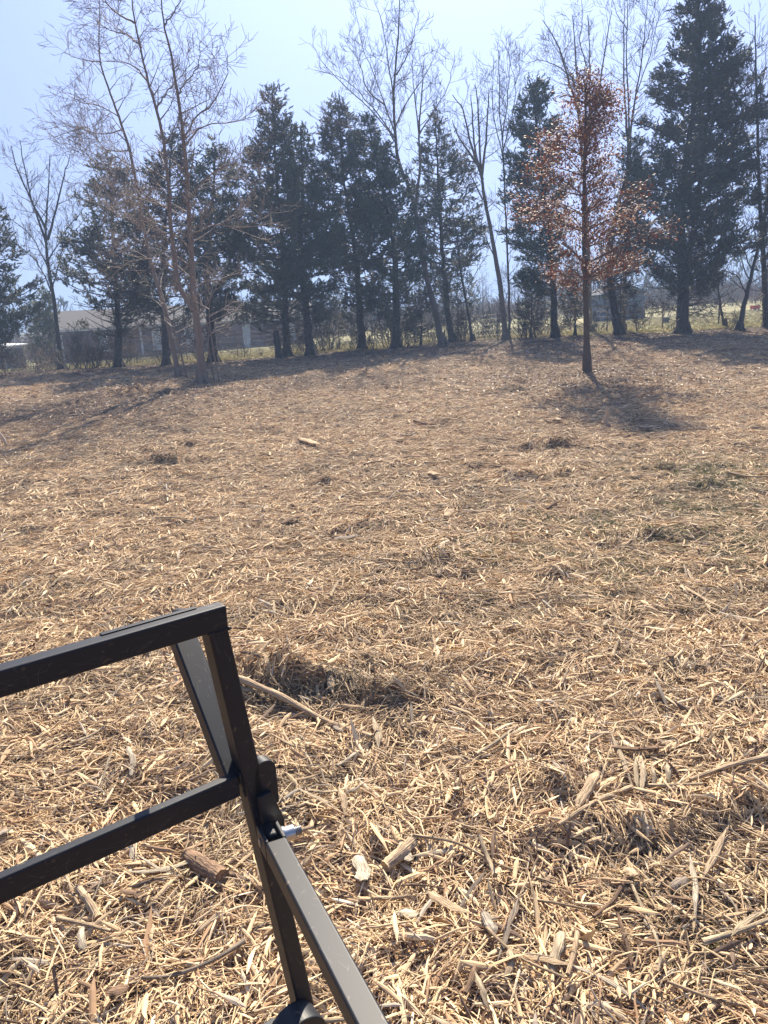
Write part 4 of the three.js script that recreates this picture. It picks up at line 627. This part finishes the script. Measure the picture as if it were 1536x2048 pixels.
// ---------------------------------------------------------------- brush, saplings, far woods
const SHRUB = { depth: 2, kids: [6, 3], len: [1.0, 0.45, 0.25], wild: 0.2, up: 0.1, thin: 0.0065 };
const shrubs = [];
for (let k = 0; k < 5; k++) {
  const s = new Sink(); for (let j = 0; j < 11; j++) branchlet(s, V(gauss() * 0.4, -0.05, gauss() * 0.3), V(gauss() * 0.9, 1, gauss() * 0.7), rr(0.7, 1.7), 0.016, 0, SHRUB);
  shrubs.push(s.build());
}
const brushMat = mat([0.06, 0.048, 0.04], 0.9), leanMat = mat([0.20, 0.155, 0.11], 0.85);
const spots = []; for (let k = 0; k < 74; k++) { const x = lerp(-19, 19, (k + rr(0.1, 0.9)) / 74), dip = x > -12 && x < -4 ? 0.55 : 1; if (dip < 1 && k % 2) continue; if (x > 9 && k % 3) continue; spots.push([x, edge(x) + rr(-1.2, 3), rr(0.5, 1.5) * (x > 9 ? 0.65 : dip)]); }
const shrub0 = [];
spots.forEach(([x, d, z], k) => {
  const i = k % 5; let o;
  if (!shrub0[i]) { o = shrub0[i] = new THREE.Group(); part('stems', shrubs[i], brushMat, o); } else o = shrub0[i].clone();
  o.name = named('bare_shrub'); tag(o, 'dark leafless brush tangled between the trunks of the treeline', 'shrub', 'leafless brush along the treeline');
  o.position.set(x, land(x, -d), -d); o.rotation.y = rnd() * 6.28; o.scale.setScalar(z); scene.add(o);
});
[[-18.6, -34], [-17.2, -33.6], [-16.2, -34.6], [-15.0, -35], [-19.6, -35.5], [-17.8, -36]].forEach(([x, z], k) => {
  const o = new THREE.Group(); o.name = named('bramble_thicket'); part('stems', shrubs[(k + 2) % 5], leanMat, o); tag(o, 'brownish bramble tangle at the left edge below the pole shed', 'bramble', 'brambles at the left edge');
  o.position.set(x, land(x, z), z); o.rotation.y = k * 1.3; o.scale.set(1.3, 0.75 + 0.1 * (k % 3), 1.2); scene.add(o);
});
function sapling(x, z, P, r, label) {
  const y = land(x, z), o = thing('sapling', label, 'sapling', x, y, z), s = new Sink(), t = new Sink(), pts = smooth(P.map((p) => V(...p)), 10);
  s.tube(pts, pts.map((_, k) => lerp(r, r * 0.35, k / 10)), 6); for (const [i, dx, dy, l] of [[5, 1, 0.5, 0.9], [7, 0.9, 0.35, 1.3], [8, -0.7, 0.6, 0.7], [10, 0.3, 1, 0.6]]) branchlet(t, pts[i], V(dx, dy, gauss()), l * 0.8, r * 0.45, 0, { ...SHRUB, kids: [4, 2] });
  part('trunk', s.build(), paleBark, o); part('twigs', t.build(), mat([0.34, 0.28, 0.24], 0.7), o);
}
sapling(-5.08, -24.4, [[0, -0.1, 0], [-0.08, 1.0, 0], [-0.02, 1.7, 0.05], [-0.15, 2.3, 0.1]], 0.03, 'left one of two thin saplings beside the thick forked trunk');
sapling(-4.86, -24.1, [[0, -0.1, 0], [-0.1, 1.0, 0], [-0.12, 1.9, 0], [0.0, 2.6, 0.1]], 0.032, 'right one of two thin saplings beside the thick forked trunk');
sapling(-6.25, -25.8, [[0, -0.1, 0], [-0.12, 0.7, 0], [-0.2, 1.4, 0.05], [-0.4, 2.1, 0.1]], 0.04, 'thin sapling standing between the two bare trees on the mulch');
{
  const woods = new THREE.Group(); woods.name = 'far_woods'; tag(woods, 'hazy far woods of bare trees closing the view behind the lawn', 'woods', null, 'stuff'); scene.add(woods);
  const protos = [0, 1, 2, 3].map(() => { const s = new Sink(), pts = smooth([V(0, -0.2, 0), V(gauss() * 0.2, 2, 0), V(gauss() * 0.4, 4.5, 0), V(gauss() * 0.7, 7.5, 0)], 10), rad = pts.map((_, k) => lerp(0.13, 0.02, k / 10)); s.tube(pts, rad, 5); sprout(s, pts, rad, 1.2, 0.4, { depth: 2, kids: [5, 3], len: [1.9, 0.8, 0.45], wild: 0.14, up: 0.1, thin: 0.014, rise: 0.4 }); return s.build(); });
  const q = new THREE.Quaternion(), lists = [[], [], [], []], up = V(0, 1, 0), bush = [];
  for (let k = 0; k < 420; k++) { const x = rr(-75, 85), d = rr(84, 135) - (x > 18 ? 12 : 0), z = rr(0.55, 1.05) * (x > 18 ? 0.85 : 0.75); q.setFromAxisAngle(up, rnd() * 6.28); lists[k % 4].push({ m: new THREE.Matrix4().compose(V(x, land(x, -d), -d), q, V(z, z, z)), c: C(rr(0.7, 1.2), rr(0.7, 1.1), rr(0.7, 1.1)) }); }
  for (let k = 0; k < 900; k++) { const x = rr(-75, 85), d = rr(72, 120) - (x > 18 ? 4 : 0); q.setFromAxisAngle(up, rnd() * 6.28); const z = rr(0.9, 2.0); bush.push({ m: new THREE.Matrix4().compose(V(x, land(x, -d) - 0.1, -d), q, V(z * 1.5, z, z * 1.2)), c: C(rr(0.8, 1.3), rr(0.8, 1.1), rr(0.7, 1)) }); }
  const wm = mat([0.13, 0.10, 0.085], 0.9); lists.forEach((l, j) => instanced('bare_trees', protos[j], wm, l, woods)); instanced('brush', shrubs[1], wm, bush, woods);
  const dark = []; for (let k = 0; k < 2600; k++) { const c = Math.floor(rnd() * 34), cx = Math.sin(c * 91.7) * 80, cd = 92 + 24 * Math.abs(Math.sin(c * 37.1)), h = 2.5 + 3.5 * Math.abs(Math.sin(c * 17.3)), u = rnd(), x = cx + gauss() * 2.4 * (1.1 - u), d = cd + gauss() * 2.4 * (1.1 - u), z = rr(0.7, 1.4); q.setFromUnitVectors(up, V(gauss(), 0.8, gauss()).normalize()); dark.push({ m: new THREE.Matrix4().compose(V(x, land(x, -d) + 0.4 + u * h, -d), q, V(z, z, z)) }); }
  instanced('evergreens', sprays[0], needleMat, dark, woods);
}
{ // winter grass on the lawn's near edge and thin tufts in the mulch
  const blade = (() => { const s = new Sink(); for (let k = 0; k < 9; k++) { const b = V(gauss() * 0.5, 0, gauss() * 0.5), l = rr(0.5, 1), dx = gauss() * 0.6, dz = gauss() * 0.6; s.tube([b, b.clone().add(V(dx * 0.4, l * 0.6, dz * 0.4)), b.clone().add(V(dx, l, dz))], [0.05, 0.035, 0.008], 3); } return s.build(); })();
  const list = [], q = new THREE.Quaternion(), up = V(0, 1, 0);
  for (let k = 0; k < 26000; k++) { const x = rr(-26, 30), d = edge(x) + 0.1 + 24 * rnd() ** 1.6; q.setFromAxisAngle(up, rnd() * 6.28); const z = rr(0.05, 0.13), g = rnd(); list.push({ m: new THREE.Matrix4().compose(V(x, land(x, -d) + 0.02, -d), q, V(z * 1.6, z, z * 1.6)), c: g < 0.78 ? C(0.50, 0.42, 0.23) : C(0.32, 0.32, 0.14) }); }
  const lg = instanced('lawn_grass', blade, mat([1, 1, 1], 0.85), list, scene); tag(lg, 'short straw-coloured winter grass on the lawn behind the trees', 'grass');
  const t = []; for (let k = 0; k < 60000 && t.length < 5200; k++) { const d = rr(1.6, 13), x = rr(-1, 8); if (rnd() > green(x, d) ** 1.5) continue; q.setFromAxisAngle(up, rnd() * 6.28); const z = rr(0.02, 0.05); t.push({ m: new THREE.Matrix4().compose(V(x, land(x, -d), -d), q, V(z * 1.5, z, z * 1.5)), c: rnd() < 0.55 ? C(0.17, 0.19, 0.075) : C(0.42, 0.37, 0.24) }); }
  const tg = instanced('thin_grass', blade, mat([1, 1, 1], 0.85), t, scene); tag(tg, 'thin greenish grass coming up through the mulch on the right', 'grass');
}

// ---------------------------------------------------------------- single pieces of wood lying on top
const grain = greyTexture(128, (u, v) => 0.9 + 0.4 * noise(u * 2.5, v * 26, 1) + 0.3 * noise(u * 9, v * 60, 2)); grain.colorSpace = THREE.SRGBColorSpace;
const TONE = { pale: [0.54, 0.42, 0.27], white: [0.56, 0.47, 0.34], tan: [0.52, 0.38, 0.235], brown: [0.24, 0.15, 0.09], grey: [0.30, 0.24, 0.18] };
const pieceMat = Object.fromEntries(Object.entries(TONE).map(([k, c]) => [k, new THREE.MeshStandardMaterial({ color: C(...c), map: grain, bumpMap: grain, bumpScale: 0.004, roughness: 1 })]));
function pieceGeometry(kind, line, w) { // line: local points; round for sticks and logs, flat and torn for splinters
  const round = kind !== 'splinter' && kind !== 'chip', n = 14, pts = smooth(line, n), p = [], uv = [], idx = [], S = round ? 8 : 6, t = V(), a = V(), up = V(0, 1, 0); let along = 0;
  for (let k = 0; k <= n; k++) {
    t.subVectors(pts[Math.min(n, k + 1)], pts[Math.max(0, k - 1)]).normalize(); a.crossVectors(t, up).normalize(); const b = V().crossVectors(a, t);
    if (k) along += pts[k].distanceTo(pts[k - 1]);
    const u = k / n, e = Math.min(u, 1 - u) * 2, f = (kind === 'log' ? 1 : kind === 'chip' ? lerp(0.45, 1, Math.min(1, e * 3)) : kind === 'splinter' ? lerp(0.12, 1, Math.min(1, e * 1.6)) : lerp(1, 0.65, u)) * (1 + 0.16 * gauss());
    for (let s = 0; s <= S; s++) {
      const g = s / S * 6.2832, jag = 1 + 0.18 * Math.sin(s * 5.1 + k * 0.7), c = Math.cos(g) * w * 0.5 * f * (round ? 1 : jag), d = Math.sin(g) * w * 0.5 * f * (round ? 0.95 : 0.34 * jag);
      p.push(pts[k].x + a.x * c + b.x * d, pts[k].y + a.y * c + b.y * d, pts[k].z + a.z * c + b.z * d); uv.push(along / 0.25, s / S);
    }
  }
  for (let k = 0; k < n; k++) for (let s = 0; s < S; s++) { const q = k * (S + 1) + s; idx.push(q, q + S + 1, q + 1, q + 1, q + S + 1, q + S + 2); }
  for (const k of [0, n]) { const c = p.length / 3, o = k * (S + 1); p.push(pts[k].x, pts[k].y, pts[k].z); uv.push(along / 0.25 * (k ? 1 : 0), 0.5); for (let s = 0; s < S; s++) idx.push(...(k ? [c, o + s, o + s + 1] : [c, o + s + 1, o + s])); }
  const g = new THREE.BufferGeometry(); g.setAttribute('position', new THREE.Float32BufferAttribute(p, 3)); g.setAttribute('uv', new THREE.Float32BufferAttribute(uv, 2)); g.setIndex(idx); g.computeVertexNormals(); return g;
}
const KIND = { twig: ['wood_twig', 'twig'], splinter: ['wood_splinter', 'wood splinter'], stick: ['wood_stick', 'stick'], chip: ['wood_chip', 'wood chip'], log: ['log_piece', 'log piece'] };
function layPiece(kind, P, w, tone, label, group) {
  const ox = P[0][0], oz = P[0][1], oy = land(ox, oz), n = P.length;
  const line = P.map(([x, z], k) => V(x - ox, land(x, z) - oy + (z > -6.5 ? 0.04 : 0.024) + w * (kind === 'splinter' || kind === 'chip' ? 0.2 : kind === 'log' ? 0.12 : 0.36) + 0.012 * ((k * 7 + n) % 3), z - oz));
  if (line.length === 2) line.splice(1, 0, line[0].clone().lerp(line[1], 0.5).add(V(gauss() * w * 0.5, 0.006, gauss() * w * 0.5)));
  const m = part(KIND[kind][0], pieceGeometry(kind, line, w), pieceMat[tone], scene); m.position.set(ox, oy, oz); tag(m, label, KIND[kind][1], group); return m;
}
for (const [kind, P, w, tone, label] of PIECES) layPiece(kind, P, w, tone, label);
for (let k = 0; k < 150; k++) { // many more of the same sort strewn over the nearest metres
  const d = 1.9 + 5.5 * rnd() ** 1.3, x = rr(-0.55, 0.55) * (d + 0.6), a = rnd() * 6.283, kind = ['splinter', 'splinter', 'stick', 'chip', 'twig'][Math.floor(rnd() * 5)], L = kind === 'chip' ? rr(0.06, 0.12) : rr(0.12, 0.34), w = kind === 'twig' ? rr(0.006, 0.009) : kind === 'chip' ? rr(0.025, 0.045) : rr(0.012, 0.026), b = gauss() * 0.25;
  const P = [[x, -d], [x + Math.cos(a) * L * 0.5, -d + Math.sin(a) * L * 0.5], [x + Math.cos(a) * L * 0.5 + Math.cos(a + b) * L * 0.5, -d + Math.sin(a) * L * 0.5 + Math.sin(a + b) * L * 0.5]];
  layPiece(kind, P, w, ['tan', 'tan', 'pale', 'pale', 'brown', 'tan', 'white', 'grey'][Math.floor(rnd() * 8)], { splinter: 'torn wood splinter lying loose on the near mulch', stick: 'short broken stick lying loose on the near mulch', chip: 'blunt wood chip lying loose on the near mulch', twig: 'thin broken twig lying loose on the near mulch' }[kind], { splinter: 'loose splinters on the near mulch', stick: 'loose sticks on the near mulch', chip: 'loose chips on the near mulch', twig: 'loose twigs on the near mulch' }[kind]);
}
for (let k = 0; k < 56; k++) { // sticks and bark lying farther out
  const d = 7.2 + 16 * rnd() ** 1.2, x = rr(-0.5, 0.5) * d, a = gauss() * 1.6, kind = ['stick', 'splinter', 'chip'][Math.floor(rnd() * 3)], L = kind === 'chip' ? rr(0.12, 0.3) : rr(0.25, 0.75), w = kind === 'chip' ? rr(0.05, 0.1) : rr(0.015, 0.035);
  const P = [[x, -d], [x + Math.cos(a) * L * 0.5, -d + Math.sin(a) * L * 0.5 + gauss() * 0.05], [x + Math.cos(a) * L, -d + Math.sin(a) * L]];
  layPiece(kind, P, w, ['brown', 'brown', 'tan', 'pale', 'grey'][Math.floor(rnd() * 5)], { stick: 'stick lying out in the middle of the clearing', splinter: 'long splinter lying out in the middle of the clearing', chip: 'slab of bark or wood lying out in the clearing' }[kind], { stick: 'sticks out on the clearing', splinter: 'splinters out on the clearing', chip: 'slabs out on the clearing' }[kind]);
}
{ // broken stub standing up near the oak's shadow, and two pale stakes at the left edge
  const stub = (x, z, P, r, label, m) => { const y = land(x, z), o = thing('broken_stub', label, 'stub', x, y, z), s = new Sink(), pts = smooth(P.map((q) => V(...q)), 8); s.tube(pts, pts.map((_, k) => r * (k === 8 ? 0.25 : lerp(1.15, 0.7, k / 8) * (1 + 0.12 * gauss()))), 8); part('stem', s.build(), m, o); return o; };
  const m = mat([0.5, 0.4, 0.29], 0.7);
  const o = stub(3.98, -13.45, [[0.02, -0.1, 0], [0, 0.1, 0], [0.03, 0.22, 0.02], [0.0, 0.3, 0.02]], 0.04, 'pale broken stub standing at the edge of the oak shadow', m);
  const s = new Sink(); s.tube([V(0.02, 0.22, 0.01), V(-0.09, 0.26, 0.04), V(-0.16, 0.24, 0.06)], [0.02, 0.018, 0.008], 6); s.tube([V(0.1, -0.05, 0.05), V(0.2, 0.02, 0.05), V(0.22, 0.13, 0.05)], [0.03, 0.025, 0.012], 6); part('splinter', s.build(), m, o);
  stub(-7.2, -14.7, [[0.05, -0.1, 0], [0, 0.12, 0], [-0.1, 0.3, 0], [-0.16, 0.42, 0]], 0.03, 'right one of two pale leaning stakes at the left edge', m);
  stub(-7.42, -14.9, [[0.06, -0.1, 0], [0, 0.15, 0], [-0.1, 0.36, 0], [-0.14, 0.46, 0]], 0.026, 'left one of two pale leaning stakes at the left edge', m);
}

// ---------------------------------------------------------------- black steel guard of the machine, close to the camera
{
  const g = thing('steel_guard', 'black square-tube steel guard frame of a machine at lower left', 'machine guard', -0.32, 1.678, -1.31);
  // local x runs left along the bars, y up, z towards the camera's right
  const ax = V(-0.802, 0, 0.597).normalize();
  const basis = new THREE.Matrix4().makeBasis(ax, V(0, 1, 0), V().crossVectors(ax, V(0, 1, 0)).normalize()); g.quaternion.setFromRotationMatrix(basis);
  const scuff = (() => { const S = 512, cv = document.createElement('canvas'); cv.width = cv.height = S; const c = cv.getContext('2d'); c.fillStyle = 'rgb(23,27,34)'; c.fillRect(0, 0, S, S); for (let k = 0; k < 5200; k++) { const v = Math.round(rr(16, 38)); c.fillStyle = `rgba(${v},${v + 2},${v + 6},0.5)`; c.fillRect(rnd() * S, rnd() * S, rr(1, 5), rr(1, 5)); } for (let k = 0; k < 90; k++) { c.strokeStyle = `rgba(138,136,132,${rr(0.2, 0.75)})`; c.lineWidth = rr(0.5, 1.4); const x = rnd() * S, y = rnd() * S, a = rnd() * 6.28, l = rr(10, 60); c.beginPath(); c.moveTo(x, y); c.quadraticCurveTo(x + Math.cos(a) * l * 0.5 + 6, y + Math.sin(a) * l * 0.5, x + Math.cos(a) * l, y + Math.sin(a) * l); c.stroke(); } for (let k = 0; k < 70; k++) { c.fillStyle = `rgba(122,100,74,${rr(0.15, 0.55)})`; c.beginPath(); c.ellipse(rnd() * S, rnd() * S, rr(2, 14), rr(1, 6), rnd() * 3, 0, 6.3); c.fill(); } const t = new THREE.CanvasTexture(cv); t.colorSpace = THREE.SRGBColorSpace; t.wrapS = t.wrapT = THREE.RepeatWrapping; t.repeat.set(3, 3); return t; })();
  const steel = new THREE.MeshPhysicalMaterial({ map: scuff, roughness: 0.5, metalness: 0.0, specularIntensity: 0.65, bumpMap: scuff, bumpScale: 0.0008 });
  const bright = mat([0.52, 0.52, 0.5], 0.3, { metalness: 0.85 });

  function bar(a, b, w, h, side = V(0, 1, 0), r = 0.005) { // rounded square tube from a to b; h along 'side', w across
    const d = V().subVectors(b, a), L = d.length(), q = new RoundedBoxGeometry(L, h, w, 3, r); d.normalize(); const y = side.clone().addScaledVector(d, -side.dot(d)).normalize(), z = V().crossVectors(d, y);
    const uvw = q.attributes.uv, p = q.attributes.position; for (let k = 0; k < p.count; k++) uvw.setXY(k, p.getX(k) * 0.9 + 0.3 * L, (p.getY(k) + p.getZ(k)) * 1.6 + L);
    q.applyMatrix4(new THREE.Matrix4().makeBasis(d, y, z).setPosition(V().addVectors(a, b).multiplyScalar(0.5))); return q;
  }
  const B = (...p) => V(...p);
  part('top_bar', bar(B(-0.0175, 0.0, -0.008), B(1.1, 0.0, -0.008), 0.032, 0.045), steel, g);
  part('weld_strip', bar(B(0.03, 0.0225, 0.004), B(0.2, 0.0225, 0.004), 0.012, 0.005, V(0, 1, 0), 0.002), steel, g);
  part('post', bar(B(0.002, -0.0222, 0), B(-0.103, -0.95, 0), 0.044, 0.038, V(1, 0, 0)), steel, g);
  part('lower_bar', bar(B(-0.01, -0.353, 0), B(1.1, -0.353, 0), 0.022, 0.047), steel, g);
  part('brace', bar(B(-0.012, -0.35, 0.0), B(-0.052, -0.125, 0.335), 0.042, 0.052, V(1, 0, 0)), steel, g);
  part('tie', bar(B(-0.005, -0.006, 0.012), B(-0.052, -0.105, 0.325), 0.02, 0.02), steel, g);
  const weld = (cx, cy, cz, list) => { // beads of weld round a joint
    const geos = []; for (const [x0, y0, z0, x1, y1, z1] of list) { const L = Math.hypot(x1 - x0, y1 - y0, z1 - z0), m = Math.max(4, Math.round(L / 0.0045)); for (let k = 0; k <= m; k++) { const q = new THREE.SphereGeometry(rr(0.003, 0.0042), 7, 5); q.translate(cx + lerp(x0, x1, k / m) + gauss() * 0.0008, cy + lerp(y0, y1, k / m) + gauss() * 0.0008, cz + lerp(z0, z1, k / m)); geos.push(q); } }
    part('weld_bead', merge(geos), steel, g);
  };
  weld(0, -0.0228, -0.0225, [[-0.0175, 0, 0, 0.021, 0, 0]]); weld(0.021, -0.0228, 0, [[0, 0, -0.023, 0, 0, 0.012]]);
  weld(-0.0195, -0.353, -0.0115, [[0.001, -0.023, 0, 0.006, 0.023, 0]]); 
  // hinge lug at the lower bar: rounded plate with a boss
  const lug = new THREE.Shape(); lug.moveTo(-0.023, -0.07); lug.lineTo(-0.023, 0.005); lug.absarc(0, 0.005, 0.023, Math.PI, 0, true); lug.lineTo(0.023, -0.07); lug.closePath();
  const lugG = new THREE.ExtrudeGeometry(lug, { depth: 0.022, bevelEnabled: true, bevelSize: 0.002, bevelThickness: 0.002, bevelSegments: 2, curveSegments: 20 }); lugG.translate(-0.06, -0.345, -0.02);
  part('hinge_lug', lugG, steel, g);
  const plate = new THREE.ExtrudeGeometry(new THREE.Shape([[-0.05, -0.38], [-0.025, -0.38], [-0.035, -0.54], [-0.066, -0.52], [-0.072, -0.45]].map((p) => new THREE.Vector2(...p))), { depth: 0.012, bevelEnabled: true, bevelSize: 0.002, bevelThickness: 0.002, bevelSegments: 2 }); plate.translate(-0.012, 0, -0.034); part('side_plate', plate, steel, g);
  // link arm reaching back towards the camera, with its clevis, bolt and nut
  const a0 = B(-0.030, -0.452, -0.10), a1 = B(0.090, -0.412, -0.61), dir = V().subVectors(a1, a0).normalize(), side = V(0, 1, 0).addScaledVector(dir, -dir.y).normalize(), across = V().crossVectors(dir, side).normalize();
  part('link_arm', bar(a0, a1, 0.041, 0.042), steel, g);
  const tip = (s) => bar(a0.clone().addScaledVector(across, s * 0.0172).addScaledVector(dir, -0.062), a0.clone().addScaledVector(across, s * 0.0172).addScaledVector(dir, 0.002), 0.0085, 0.043, side, 0.003);
  part('clevis', merge([tip(1), tip(-1)]), steel, g);
  const tongue = bar(a0.clone().addScaledVector(dir, -0.115), a0.clone().addScaledVector(dir, -0.022), 0.024, 0.036, side, 0.008); part('tongue', tongue, steel, g);
  const pin = a0.clone().addScaledVector(dir, -0.036), toRight = across.clone().multiplyScalar(across.x < 0 ? 1 : -1), cyl = (r, l, from, seg, material, name) => { const q = new THREE.CylinderGeometry(r, r, l, seg); q.applyQuaternion(new THREE.Quaternion().setFromUnitVectors(V(0, 1, 0), toRight)); const c = pin.clone().addScaledVector(toRight, from + l / 2); q.translate(c.x, c.y, c.z); return part(name, q, material, g); };
  cyl(0.017, 0.004, 0.0225, 24, bright, 'washer'); cyl(0.0155, 0.019, 0.0266, 6, bright, 'nut'); cyl(0.0085, 0.084, -0.024, 16, mat([0.25, 0.25, 0.25], 0.4, { metalness: 0.8 }), 'bolt');
  for (let k = 0; k < 5; k++) { const q = new THREE.TorusGeometry(0.0085, 0.0011, 6, 18); q.applyQuaternion(new THREE.Quaternion().setFromUnitVectors(V(0, 0, 1), toRight)); const c = pin.clone().addScaledVector(toRight, 0.047 + k * 0.003); q.translate(c.x, c.y, c.z); part('thread', q, mat([0.25, 0.25, 0.25], 0.4, { metalness: 0.8 }), g); }
  // pivot bracket at the foot of the post
  const foot = new THREE.Shape(); foot.absarc(0, 0, 0.055, 0, Math.PI * 2); const footG = new THREE.ExtrudeGeometry(foot, { depth: 0.05, bevelEnabled: true, bevelSize: 0.003, bevelThickness: 0.003, bevelSegments: 2, curveSegments: 28 }); footG.translate(-0.06, -0.96, -0.075); part('pivot_boss', footG, steel, g);
  part('pivot_bracket', merge([bar(B(-0.04, -0.985, -0.03), B(0.09, -0.985, -0.03), 0.09, 0.07), bar(B(0.05, -0.98, -0.08), B(0.05, -1.12, -0.05), 0.05, 0.06, V(1, 0, 0))]), steel, g);

}

scene.traverse((o) => { if (o.isMesh) { o.castShadow = true; o.receiveShadow = true; } });
renderer.render(scene, camera);
